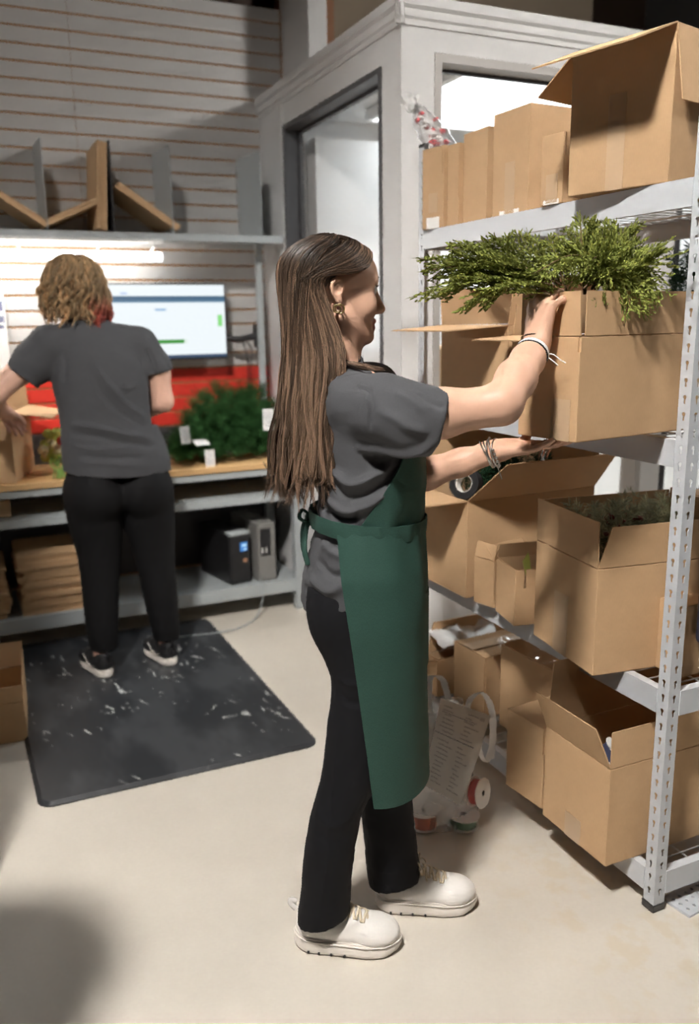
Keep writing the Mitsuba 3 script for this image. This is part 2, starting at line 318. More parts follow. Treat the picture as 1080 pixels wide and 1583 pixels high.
for z in SHELF:
    h = .064 if z < 1.7 else .060
    mk('storage_rack__' + num('beam'), beam('y', RX - .0022, RY0 + .036, RY1 - .036, z, h, 1), 'steel_grey')
    mk('storage_rack__' + num('beam'), beam('y', RX + RD + .0022, RY0 + .036, RY1 - .036, z, h, -1), 'steel_grey')
    mk('storage_rack__' + num('beam'), beam('x', RY0 - .0022, RX + .036, RX + RD - .036, z, h, 1), 'steel_grey')
    mk('storage_rack__' + num('beam'), beam('x', RY1 + .0022, RX + .036, RX + RD - .036, z, h, -1), 'steel_grey')
    ws = [tube([(RX + .012, y, z - .007), (RX + RD - .012, y, z - .007)], .0021, 6) for y in np.arange(RY0 + .05, RY1 - .03, .051)]
    ws += [tube([(x, RY0 + .012, z - .0105), (x, RY1 - .012, z - .0105)], .0026, 6) for x in (RX + .14, RX + .305, RX + .47)]
    ws += [tube([(RX + .04 + .02 * 0, y, z - .0105), (RX + RD - .04, y, z - .0105)], .0026, 6) for y in ()]
    mk('storage_rack__' + num('wire_deck'), cat_(ws), 'wire_steel', smooth=True, kind='stuff')
# the next rack's perforated foot plate on the floor
def foot_plate():
    g = sbox(0, 0, .40, .085).difference(unary_union([Point(.02 + i * .025, .02 + j * .022).buffer(.005, 6) for i in range(15) for j in range(3)]))
    return trimesh.creation.extrude_polygon(g, .006, engine='earcut')
mk('steel_strip', place(foot_plate(), 1.545, 1.355, 0.0005, 8), 'steel_grey', label='perforated grey steel strip lying on the floor by the rack foot', cat='metal strip')

# ------------------------------------------------------------------ cartons
CT = .0042
def flap_mesh(length, depth, taper=0.0, inset=.001):
    """A board hinged along x (0..length), reaching to +y."""
    t = taper * depth
    c = CrossSection([[(inset, 0.001), (length - .001, 0.001), (length - .001 - t, depth), (inset + t, depth)]])
    return tm(c.extrude(CT * .8)).apply_translation((0, 0, -CT * .4))
def carton(key, label, x, y, z, deg, A, B, H, flaps=(), group=None, closed=False, tape=(), slots=(), mat='cardboard', bulge=0.0, tilt=None):
    """Box with its near left corner at x, y, z; side A runs along its own x, B along its own y.
    flaps: (side, depth, angle, taper); angle 0 = closed, 90 = upright, 180 = level outward."""
    if label: lab(key, label, 'box', group or 'cardboard boxes on the rack')
    def put(m):
        m = place(m, 0, 0, 0, deg)
        if tilt is not None:
            m.apply_transform(trimesh.transformations.rotation_matrix(math.radians(tilt[0]), tilt[1]))
        m.apply_translation((x, y, z)); return m
    body = rbx(0, 0, 0, A, B, H, .0025, 6)
    if not closed: body = body - bx(CT, CT, CT, A - CT, B - CT, H + .1)
    for s in slots:                          # open corner seams: dark vertical cuts
        body = body - bx(*s)
    mk(key + '__body', put(body), mat)
    _c = {}
    def nm(k):
        n = _c.get(k, 0); _c[k] = n + 1; return f'{key}__{k}' + (f'_{n:03d}' if n else '')
    for fl in flaps:
        side, depth, ang = fl[:3]; tp = fl[3] if len(fl) > 3 else .04
        L = A if side in ('y0', 'y1') else B
        m = flap_mesh(L, depth, tp, fl[4] if len(fl) > 4 else .001)
        # hinge on the x axis; angle from closed (+y inward) up and over
        m.apply_transform(trimesh.transformations.rotation_matrix(math.radians(ang), (1, 0, 0)))
        m.apply_translation((0, CT * .5, H + (CT * .5 if closed else .0005)))
        if side == 'y0': pass
        elif side == 'y1': m = place(m, A, B, 0, 180)
        elif side == 'x0': m = place(m, 0, B, 0, -90)
        else: m = place(m, A, 0, 0, 90)
        mk(nm('flap'), put(m), mat)
    for tp in tape:
        side, u0, u1, v0, v1, mt = tp
        e = .0008
        if side == 'x0': m = bx(-e, u0, v0, .001, u1, v1)
        elif side == 'y0': m = bx(u0, -e, v0, u1, .001, v1)
        else: m = bx(u0, v0, H - .001 + CT, u1, v1, H + CT + e)
        mk(nm('tape'), put(m), mt)
    return put
G1, G2, G3, G4 = 'boxes on the top shelf', 'boxes on the second shelf', 'boxes on the third shelf', 'boxes on the bottom shelf'
Z4, Z3, Z2, Z1 = [z + .0008 for z in SHELF]
# top shelf
carton('cardboard_box', 'largest open cardboard box on the top shelf, flaps spread, beside the near post', 1.480, 1.527, Z1, 13.5, .40, .275, .325,
       [('x0', .165, 201, .02), ('y1', .14, 212, .1), ('y0', .16, 262, .02)], G1, tape=[('x0', .118, .166, .0, .21, 'tape_clear')])
carton('cardboard_box_001', 'tall cardboard box with strips of tape on the top shelf, behind the small narrow box', 1.519, 2.10, Z1, 3, .36, .168, .292,
       [], G1, tape=[('x0', .062, .108, .0, .15, 'tape_clear'), ('x0', .04, .13, 0, .018, 'tape_white')])
carton('cardboard_box_002', 'plain cardboard box in the middle of the top shelf, between two taped ones', 1.506, 2.292, Z1, 0, .34, .134, .268, [], G1, closed=False)
carton('cardboard_box_003', 'small narrow cardboard box with a corner slit on the top shelf, beside the largest box', 1.470, 1.885, Z1, 5, .16, .083, .174,
       [], G1, closed=True, slots=[(.006, -.01, .115, .0095, .02, .2)], tape=[('x0', .018, .062, .004, .075, 'tape_clear'), ('x0', .012, .07, 0, .012, 'tape_white')])
carton('cardboard_box_004', 'narrow cardboard box at the far end of the top shelf, holding peppermint candy', 1.478, 2.498, Z1, 10, .20, .108, .250,
       [], G1, slots=[(-.01, .006, .165, .02, .0095, .3)], tape=[('x0', .02, .085, .0, .035, 'tape_white'), ('x0', .03, .075, .05, .11, 'tape_clear')])
carton('cardboard_box_005', 'plain narrow cardboard box on the top shelf, next to the box with the candy bag', 1.492, 2.430, Z1, 4, .22, .062, .246, [], G1, closed=True)
# second shelf
HB = dict(x=1.178, y=1.432, z=1.236, deg=7.5, A=.36, B=.178, H=.222)
put_held = carton('cardboard_box_006', 'cardboard box with upright flaps in the hands of the woman in the green apron', HB['x'], HB['y'], HB['z'], HB['deg'], HB['A'], HB['B'], HB['H'],
       [('y0', .092, 90, .0, .016), ('x0', .092, 91, .03), ('y1', .092, 88, .0), ('x1', .092, 85, 0)], G2, slots=[(-.004, -.01, .19, .004, .006, .4)],
       tape=[('x0', .02, .075, 0, .09, 'tape_clear')])
carton('cardboard_box_007', 'cardboard box with flaps folded out on the second shelf, by the far post', 1.478, 2.12, Z2, 0, .46, .385, .255,
       [('x0', .20, 184, .12), ('x1', .16, 95, 0), ('y1', .12, 96, 0), ('y0', .10, 100, 0)], G2)
carton('cardboard_box_008', 'cardboard box with a drooping flap and white packing inside, behind the forearm of the woman', 1.478, 1.79, Z2, 0, .44, .31, .225,
       [('x0', .15, 183, .1), ('x1', .11, 92, 0), ('y1', .09, 80, 0)], G2)
# third shelf
carton('cardboard_box_009', 'large open cardboard box with long raised flap at the far end of the third shelf', 1.421, 2.236, Z3, 1.5, .52, .285, .322,
       [('y0', .20, 137, .22), ('x0', .15, 181, .05), ('x1', .15, 100), ('y1', .18, 95)], G3)
carton('cardboard_box_010', 'small cardboard box with slanting top on the third shelf, leaning on the large open box', 1.446, 2.116, Z3, 12, .18, .088, .152, [('x0', .05, 75, 0), ('y0', .06, 40, .1)], G3)
carton('cardboard_box_011', 'small cardboard box with a corner slit and a lime green leaf on the third shelf', 1.410, 1.955, Z3, -12, .14, .145, .172,
       [('y1', .05, 70, 0)], G3, slots=[(.028, -.01, .115, .035, .02, .2)])
carton('cardboard_box_012', 'tall cardboard box full of frosted greenery on the third shelf, beside the near post', 1.378, 1.571, Z3, -8.2, .42, .309, .282,
       [('x0', .118, 91, .02), ('y0', .105, 94, .28), ('y1', .115, 88, .0), ('x1', .12, 95, .0)], G3, tape=[('x0', .13, .20, 0, .17, 'tape_clear')])
carton('cardboard_box_013', 'small upright cardboard box on the third shelf, right behind the near post', 1.566, 1.462, Z3, 3, .16, .098, .190, [], G3, closed=True)
carton('cardboard_box_014', 'wide cardboard box on the third shelf behind the navy pouch', 1.815, 1.468, Z3, 0, .25, .30, .40, [], G3, closed=True)
# bottom shelf
carton('cardboard_box_015', 'open cardboard box with ribbon spools inside on the bottom shelf, by the near post', 1.380, 1.489, Z4, -.5, .56, .264, .276,
       [('x0', .125, 112, .06), ('y0', .10, 90, .0), ('y1', .20, 84, .0), ('x1', .12, 95)], G4, tape=[('x0', .10, .165, 0, .072, 'tape_clear')])
carton('cardboard_box_016', 'plain closed cardboard box on the bottom shelf, behind the box of ribbon spools', 1.396, 1.776, Z4, 5.5, .30, .158, .250, [], G4, closed=True, slots=[(-.01, -.004, .17, .006, .004, .3)])
carton('cardboard_box_017', 'taped cardboard box on the bottom shelf behind the white carrier bag', 1.560, 2.325, Z4, 4, .44, .185, .232, [('x1', .1, 60)], G4, closed=True,
       slots=[(-.01, -.004, .09, .006, .004, .2)], tape=[('top', .0, .30, .07, .13, 'tape_clear')])
carton('cardboard_box_018', 'open cardboard box at the far end of the bottom shelf with a raised flap', 1.50, 2.55, Z4, 2, .42, .075, .150, [('y1', .12, 88, .2), ('x0', .05, 175, 0)], G4)
carton('cardboard_box_019', 'long cardboard box lying deep on the bottom shelf behind the plain closed box', 1.60, 2.00, Z4, 3, .40, .27, .30, [('y0', .1, 100, .1)], G4)
# floor, left edge
carton('cardboard_box_020', 'open cardboard box standing on the floor left of the rubber mat', -.36, 3.145, 0, -4, .45, .36, .155, [('y0', .062, 90, 0), ('x1', .065, 92, 0), ('y1', .1, 120, 0), ('x0', .1, 150)], 'boxes on the floor')

# ------------------------------------------------------------------ packing bench
BF, BT, BX0, BXE = 4.03, .800, -2.2, 1.565
lab('packing_bench', 'long steel packing bench with a wooden top and two lower shelves along the slat wall', 'workbench')
mk('packing_bench__top', cat_([rbx(BX0, BF - .012, BT - .030, BXE, BY - .002, BT, .004)]), 'bench_wood')
for i, (z0, z1) in enumerate(((.735, .768), (.596, .632), (.100, .165))):
    mk('packing_bench__' + num('bench_beam'), bx(BX0, BF, z0, BXE - .055, BF + .03, z1), 'steel_bench')
    if i: mk('packing_bench__' + num('lower_shelf'), bx(BX0, BF + .03, z1 - .012, BXE - .02, BY - .05, z1 - .004), 'steel_bench')
mk('packing_bench__back_panel', bx(BX0, BY - .045, .17, BXE, BY - .035, BT - .03), 'dark_paint')
mk('packing_bench__upstand', bx(BX0, BY - .035, BT, BXE, BY - .004, BT + .15), 'dark_paint')
for x in (BXE - .06, -.6, BX0):
    for y in (BF - .004, BY - .10):
        mk('packing_bench__' + num('bench_leg'), bx(x, y, 0, x + .05, y + .05, BT - .03), 'steel_bench')
mk('packing_bench__light_post', bx(1.462, 4.36, BT, 1.492, 4.39, 1.90), 'steel_bench')
# high shelf on the slat wall with upright dividers
SZ, SF = 1.913, 4.20
lab('high_shelf', 'long grey shelf with upright dividers on the slat wall above the bench', 'shelf')
mk('high_shelf__board', cat_([bx(BX0, SF, SZ - .012, 1.555, BY, SZ), bx(BX0, SF, SZ - .034, 1.555, SF + .004, SZ)]), 'steel_bench')
for x in (.430, 1.000, 1.444, -.14):
    mk('high_shelf__' + num('divider'), trimesh.creation.extrude_polygon(Polygon([(0, 0), (BY - SF - .004, 0), (BY - SF - .004, .415), (.02, .395), (0, .37)]), .004, engine='earcut').apply_transform(np.array([[0, 0, 1, x], [1, 0, 0, SF + .003], [0, 1, 0, SZ], [0, 0, 0, 1.]])), 'steel_bench')
# LED tube under the shelf
lab('tube_light', 'bright white LED tube light clipped under the high shelf above the bench', 'tube light')
mk('tube_light__rail', rbx(-1.2, 4.192, 1.868, .945, 4.212, 1.884, .003), 'white_plastic')
for x in (.30, .647, .90): mk('tube_light__' + num('clip'), cat_([rbx(x, 4.20, 1.845, x + .008, 4.206, 1.872, .002), tube([(x + .004, 4.206, 1.848), (x + .004, 4.26, 1.842), (x + .004, 4.28, 1.83)], .003, 6)]), 'white_plastic')
scene['tube_light__tube'] = {**mikit.ply(rbx(-1.2, 4.26, 1.789, .955, 4.298, 1.829, .012, 12), 'white_plastic', smooth=40), 'emitter': emit([TUBE_POWER, TUBE_POWER * .95, TUBE_POWER * .88])}

# ================================================================== people: implicit surfaces meshed to one skin
class Field:
    def __init__(s, lo, hi, h):
        s.lo = np.array(lo, float); s.h = h; s.n = np.ceil((np.array(hi) - lo) / h).astype(int) + 1
        s.F = np.full(tuple(s.n), .2, np.float32)
    def _reg(s, lo, hi):
        a = np.clip(np.floor((np.array(lo) - s.lo) / s.h).astype(int), 0, s.n - 1); b = np.clip(np.ceil((np.array(hi) - s.lo) / s.h).astype(int) + 1, 1, s.n)
        if np.any(b <= a): return None, None
        sl = tuple(slice(x, y) for x, y in zip(a, b))
        ax = [(s.lo[i] + np.arange(a[i], b[i]) * s.h).astype(np.float32) for i in range(3)]
        return sl, np.meshgrid(*ax, indexing='ij', sparse=True)
    def put(s, fn, lo, hi, k=.02, op='u'):
        m = k + 4 * s.h
        sl, g = s._reg(np.array(lo) - m, np.array(hi) + m)
        if sl is None: return
        d = fn(*g).astype(np.float32); F = s.F[sl]
        if op == 'u':
            h = np.maximum(k - np.abs(F - d), 0) / max(k, 1e-6); s.F[sl] = np.minimum(F, d) - h * h * k * .25
        else:
            d = -d; h = np.maximum(k - np.abs(F - d), 0) / max(k, 1e-6); s.F[sl] = np.maximum(F, d) + h * h * k * .25
    def bone(s, a, b, ra, rb, k=.02, op='u'):
        a, b = np.array(a, float), np.array(b, float); ab = b - a; L2 = max(ab @ ab, 1e-9)
        def fn(x, y, z):
            t = np.clip(((x - a[0]) * ab[0] + (y - a[1]) * ab[1] + (z - a[2]) * ab[2]) / L2, 0, 1)
            return np.sqrt((x - a[0] - t * ab[0]) ** 2 + (y - a[1] - t * ab[1]) ** 2 + (z - a[2] - t * ab[2]) ** 2) - (ra + (rb - ra) * t)
        r = max(ra, rb); s.put(fn, np.minimum(a, b) - r, np.maximum(a, b) + r, k, op)
    def chain(s, pts, rs, k=.02):
        for i in range(len(pts) - 1): s.bone(pts[i], pts[i + 1], rs[i], rs[i + 1], k)
    def ell(s, c, r, k=.02, op='u', R=None):
        c = np.array(c, float); r = np.array(r, float); R = np.eye(3) if R is None else np.array(R, float)   # rows of R: local axes
        def fn(x, y, z):
            d = [x - c[0], y - c[1], z - c[2]]
            q = [(R[i, 0] * d[0] + R[i, 1] * d[1] + R[i, 2] * d[2]) / r[i] for i in range(3)]
            k0 = np.sqrt(q[0] ** 2 + q[1] ** 2 + q[2] ** 2); k1 = np.sqrt((q[0] / r[0]) ** 2 + (q[1] / r[1]) ** 2 + (q[2] / r[2]) ** 2) + 1e-6
            return k0 * (k0 - 1) / k1
        e = np.abs(R.T) @ r; s.put(fn, c - e, c + e, k, op)
    def loft(s, rows, k=.02, p=2.0):
        """rows: (z, cx, cy, rx, ry), ascending z."""
        q = np.array(rows, float); zz = np.linspace(q[0, 0], q[-1, 0], 200)
        from scipy.interpolate import PchipInterpolator
        I = PchipInterpolator(q[:, 0], q[:, 1:])(zz)
        def fn(x, y, z):
            zc = np.clip(z, q[0, 0], q[-1, 0]); cx, cy, rx, ry = [np.interp(zc.ravel(), zz, I[:, i]).reshape(zc.shape) for i in range(4)]
            d = ((np.abs((x - cx) / rx) ** p + np.abs((y - cy) / ry) ** p) ** (1 / p) - 1) * np.minimum(rx, ry)
            return np.maximum(d, np.maximum(z - q[-1, 0], q[0, 0] - z))
        lo = [(q[:, 1] - q[:, 3]).min(), (q[:, 2] - q[:, 4]).min(), q[0, 0]]; hi = [(q[:, 1] + q[:, 3]).max(), (q[:, 2] + q[:, 4]).max(), q[-1, 0]]
        s.put(fn, lo, hi, k)
    def clip(s, n, d):
        """Keep the side where n.p < d."""
        n = np.array(n, float); ax = [(s.lo[i] + np.arange(s.n[i]) * s.h).astype(np.float32) for i in range(3)]
        g = np.meshgrid(*ax, indexing='ij', sparse=True); s.F = np.maximum(s.F, (n[0] * g[0] + n[1] * g[1] + n[2] * g[2] - d).astype(np.float32))
    def mesh(s, smooth=2):
        F = s.F; I = F < 0
        n = np.array(F.shape)
        c = [I[:-1, :-1, :-1], I[1:, :-1, :-1], I[:-1, 1:, :-1], I[1:, 1:, :-1], I[:-1, :-1, 1:], I[1:, :-1, 1:], I[:-1, 1:, 1:], I[1:, 1:, 1:]]
        cnt = sum(x.astype(np.int8) for x in c); act = (cnt > 0) & (cnt < 8)
        cells = np.argwhere(act); idx = np.full(act.shape, -1, np.int32); idx[act] = np.arange(len(cells))
        corner = np.array([[0, 0, 0], [1, 0, 0], [0, 1, 0], [1, 1, 0], [0, 0, 1], [1, 0, 1], [0, 1, 1], [1, 1, 1]])
        val = np.stack([F[cells[:, 0] + o[0], cells[:, 1] + o[1], cells[:, 2] + o[2]] for o in corner], 1).astype(float)
        acc = np.zeros((len(cells), 3)); w = np.zeros(len(cells))
        for a, b in ((0, 1), (2, 3), (4, 5), (6, 7), (0, 2), (1, 3), (4, 6), (5, 7), (0, 4), (1, 5), (2, 6), (3, 7)):
            cr = (val[:, a] < 0) != (val[:, b] < 0); t = np.where(cr, val[:, a] / np.where(cr, val[:, a] - val[:, b], 1), 0)
            acc += cr[:, None] * (corner[a] + t[:, None] * (corner[b] - corner[a])); w += cr
        V = s.lo + (cells + acc / w[:, None]) * s.h
        faces = []
        for ax in range(3):
            o = [k for k in range(3) if k != ax]
            A = I[tuple(slice(None, -1) if k == ax else slice(1, -1) for k in range(3))]; B = I[tuple(slice(1, None) if k == ax else slice(1, -1) for k in range(3))]
            e = np.argwhere(A != B); st = A[tuple(e.T)]
            p = e.copy(); p[:, o] += 1
            def at(da, db):
                q = p.copy(); q[:, o[0]] -= da; q[:, o[1]] -= db; return idx[tuple(q.T)]
            quad = np.stack([at(1, 1), at(0, 1), at(0, 0), at(1, 0)], 1)
            flip = st if ax != 1 else ~st
            quad = np.where(flip[:, None], quad, quad[:, ::-1]); faces.append(quad)
        q = np.vstack(faces); q = q[(q >= 0).all(1)]
        m = trimesh.Trimesh(V, np.vstack([q[:, [0, 1, 2]], q[:, [0, 2, 3]]]), process=False)
        if smooth: trimesh.smoothing.filter_taubin(m, iterations=smooth * 2)
        return m

def creases(m, curves, proj=True):
    """Folds: (points, amplitude, width) ridges (+) or creases (-) along curves near the surface."""
    v = m.vertices.copy(); nrm = np.array(m.vertex_normals); tree = cKDTree(v); out = np.zeros(len(v))
    for pts, amp, w in curves:
        c = spline(pts, 60)
        if proj: c = v[tree.query(c)[1]]
        c = spline(c[::6], 90)
        d, j = cKDTree(c).query(v, distance_upper_bound=w * 3.5)
        ok = np.isfinite(d); u = np.clip(j / 90., 0, 1); fade = np.clip(np.minimum(u, 1 - u) * 5, 0, 1) ** .7
        out[ok] += amp * np.exp(-(d[ok] / w) ** 2) * fade[ok]
    m.vertices = v + nrm * out[:, None]; return m
def wrinkle(m, amp, scale, seed=0, fn=None):
    v = m.vertices.copy(); nrm = np.array(m.vertex_normals)
    q = v / np.array(scale); n = meshkit.fbm(q, 3, seed) - .5
    a = amp if fn is None else amp * fn(v)
    m.vertices = v + nrm * (n * 2 * a)[:, None]; return m
class Frame:
    def __init__(s, o, fw):
        s.o = np.array([*o, 0.0]); s.fw = np.array([*fw, 0.0]); s.fw /= np.linalg.norm(s.fw); s.lf = np.array([-s.fw[1], s.fw[0], 0]); s.M = np.stack([s.fw, s.lf, [0, 0, 1.0]])
    def w(s, p): return s.o + np.asarray(p, float) @ s.M
    def mesh(s, m): m = m.copy(); m.vertices = s.w(m.vertices); return m
def rotv(v, axis, deg):
    v, axis = np.asarray(v, float), np.asarray(axis, float) / np.linalg.norm(axis); a = math.radians(deg)
    return v * math.cos(a) + np.cross(axis, v) * math.sin(a) + axis * (axis @ v) * (1 - math.cos(a))

def hand(F, wrist, d, p, u, bends, thumb, size=1.0, spread=(4, 1, -2, -6), k=.006):
    """Hand from the wrist along d; p = way the palm faces; u = thumb side. bends: three bend angles per finger (towards the palm)."""
    d, p, u = [np.array(x, float) / np.linalg.norm(x) for x in (d, p, u)]; S = size
    w = np.array(wrist, float)
    kn = [w + d * L * S + u * o * S for L, o in ((.088, .027), (.093, .008), (.089, -.011), (.081, -.029))]
    F.bone(w - d * .03 * S, w + d * .01, .0245 * S, .0245 * S, .012)
    for i, kk in enumerate(kn):
        F.bone(w + d * .012 * S + u * (.017, .006, -.006, -.017)[i] * S, kk, .0165 * S, .0115 * S, .012)
    F.bone(w + d * .015 * S + u * .016 * S + p * .006 * S, w + d * .052 * S + u * .036 * S + p * .008 * S, .018 * S, .012 * S, .012)   # thumb mount
    ln = ((.040, .024, .020), (.044, .028, .021), (.041, .026, .021), (.032, .020, .018))
    axis = np.cross(d, p)
    tips = []
    for i, kk in enumerate(kn):
        dd = rotv(d, p, spread[i] * (1 if np.cross(d, u) @ p > 0 else -1)); a = kk; r = (.0094, .0096, .0092, .0082)[i] * S
        for j in range(3):
            dd = rotv(dd, axis, bends[i][j]); b = a + dd * ln[i][j] * S
            F.bone(a, b, r, r * .90, k); a = b; r *= .90
        tips.append(a)
    a = w + d * .050 * S + u * .036 * S + p * .008 * S; dd = rotv(u * .75 + d * .65, np.cross(u, d), 0); dd /= np.linalg.norm(dd)
    for j, (L, r) in enumerate(((.036, .0118), (.030, .0105))):
        dd = np.array(thumb[j], float); dd = d * dd[0] + p * dd[1] + u * dd[2]; dd /= np.linalg.norm(dd)
        b = a + dd * L * S; F.bone(a, b, r * S, r * .88 * S, k); a = b
    return kn, tips

# -- colours of people
pr('skin', {'type': 'mesh_attribute', 'name': 'vertex_color'}, .45, specular=.35)
pr('hair', {'type': 'mesh_attribute', 'name': 'vertex_color'}, .42, specular=.45)
def f_tee(p, n, uv): return mix((.046, .047, .051), (.062, .063, .067), .5 * noise(p.x * 700, p.y * 700, p.z * 700) + .5 * fbm(p.x * 30, p.y * 30, p.z * 30, 2))
pr('tee_grey', proc(f_tee), .85, specular=.15, sheen=.15)
pr('trousers_black', [.0060, .0062, .0075], .8, specular=.15)
pr('leggings_black', [.0060, .0060, .0066], .75, specular=.15)
def f_apron(p, n, uv): return mix((.016, .043, .034), (.021, .054, .042), noise(p.x * 500, p.y * 500, p.z * 900))
pr('apron_green', proc(f_apron), .72, specular=.2, sheen=.15)
pr('shoe_white', [.80, .77, .73], .5, specular=.35)
pr('sole_white', [.76, .71, .65], .55)
pr('lace_cream', [.70, .60, .45], .8)
pr('sock_beige', [.56, .43, .34], .85)
pr('sock_grey', [.30, .31, .33], .85)
pr('gold', [.80, .60, .30], .25, metallic=1.0)
pr('silver', [.70, .69, .67], .25, metallic=1.0)
pr('eye_white', [.75, .73, .70], .2); pr('eye_dark', [.03, .02, .015], .2); pr('brow', [.05, .03, .02], .8)

def skin_mesh(key, m, base, lips=None):
    v = np.array(m.vertices); n = meshkit.fbm(v * 60, 3, 3)[:, None]
    c = np.array(base) * (.96 + .08 * n)
    if lips is not None:
        cen, rad, col = lips; w = np.clip(1.4 - np.linalg.norm((v - cen) / rad, axis=1), 0, 1)[:, None] ** .6; c = c * (1 - w) + np.array(col) * w
    scene[key] = mikit.ply(m, 'skin', smooth=True, color=c)

def head(F, C, yaw, pitch=0.0, roll=0.0, S=1.0):
    """Head with face; C = head centre (eye level), local x = face direction. Returns the local-to-frame map."""
    cy, sy = math.cos(math.radians(yaw)), math.sin(math.radians(yaw)); cp, sp = math.cos(math.radians(pitch)), math.sin(math.radians(pitch))
    R = np.array([[cy * cp, sy * cp, -sp], [-sy, cy, 0], [cy * sp, sy * sp, cp]])     # rows: face, left, up
    if roll: R = np.stack([R[0], rotv(R[1], R[0], roll), rotv(R[2], R[0], roll)])
    C = np.array(C, float); L = lambda p: C + (np.asarray(p, float) * S) @ R
    e = lambda c, r, k=.015, op='u': F.ell(L(c), np.array(r) * S, k, op, R)
    e((-.012, 0, .016), (.098, .074, .076))             # cranium
    e((.040, 0, -.015), (.052, .058, .078), .02)        # face mass
    e((.050, 0, .030), (.042, .056, .048), .02)         # forehead
    e((.050, 0, -.082), (.036, .040, .034), .025)       # jaw
    e((.076, 0, -.101), (.017, .021, .015), .018)       # chin
    for s in (1, -1):
        e((.050, s * .036, -.040), (.034, .026, .030), .02)   # cheek
        F.bone(L((.0, s * .056, -.060)), L((.060, s * .024, -.098)), .017 * S, .013 * S, .02)   # jaw line
        F.bone(L((.083, s * .012, .020)), L((.074, s * .044, .016)), .0085 * S, .006 * S, .012) # brow ridge
        e((.088, s * .031, -.003), (.016, .017, .011), .010, 's')   # eye socket
        e((.0715, s * .031, -.003), (.0135, .014, .0125), .003)      # eyelid mass
        # ear: rim, bowl and lobe
        E = [(-.006, s * .073, .004), (-.015, s * .079, .011), (-.027, s * .083, .005), (-.029, s * .082, -.010), (-.021, s * .079, -.024), (-.014, s * .076, -.033), (-.009, s * .073, -.031)]
        e((-.016, s * .074, -.010), (.014, .008, .020), .006)
        F.chain([L(q) for q in spline(E, 14)], [.0036 * S] * 14, .003)
        e((-.011, s * .0755, -.031), (.007, .005, .008), .004)
        e((-.013, s * .083, -.010), (.008, .007, .010), .003, 's')
    F.bone(L((.084, 0, .012)), L((.106, 0, -.036)), .0075 * S, .0105 * S, .010)     # nose bridge
    F.ell(L((.106, 0, -.040)), np.array((.0125, .0115, .010)) * S, .006, 'u', R)
    for s in (1, -1): F.ell(L((.096, s * .0115, -.044)), np.array((.011, .007, .008)) * S, .005, 'u', R)
    F.bone(L((.089, -.012, -.0665)), L((.089, .012, -.0665)), .0062 * S, .0062 * S, .006)    # lips
    F.bone(L((.0875, -.010, -.081)), L((.0875, .010, -.081)), .0066 * S, .0066 * S, .006)
    F.bone(L((.0985, -.022, -.0735)), L((.0985, .022, -.0735)), .0032 * S, .0032 * S, .004, 's')
    return L, R
def eyes(key, fr, L, S=1.0):
    for s in (1, -1):
        c = fr.w(L((.0755, s * .031, -.003)))
        k = key + '__' + ('eye' if s > 0 else 'eye_001')
        mk(k, trimesh.creation.icosphere(3, .0122 * S).apply_translation(c), 'eye_white', smooth=True)
        mk(k + '__iris', trimesh.creation.icosphere(2, .0062 * S).apply_translation(fr.w(L((.0828, s * .031, -.003)))), 'eye_dark', smooth=True)
        br = [fr.w(L(q)) for q in ((.0925, s * .012, .0185), (.0905, s * .028, .0245), (.078, s * .046, .019))]
        mk(key + '__' + ('eyebrow' if s > 0 else 'eyebrow_001'), tube(spline(br, 10), [.0012, .0022, .0026, .0028, .0028, .0026, .0024, .002, .0016, .0008], 6), 'brow', smooth=True)
        ls = [fr.w(L(q)) for q in ((.085, s * .018, .004), (.0905, s * .031, .0075), (.083, s * .044, .003))]
        mk(key + '__' + ('eyelash' if s > 0 else 'eyelash_001'), tube(spline(ls, 10), .0011, 5), 'eye_dark', smooth=True)

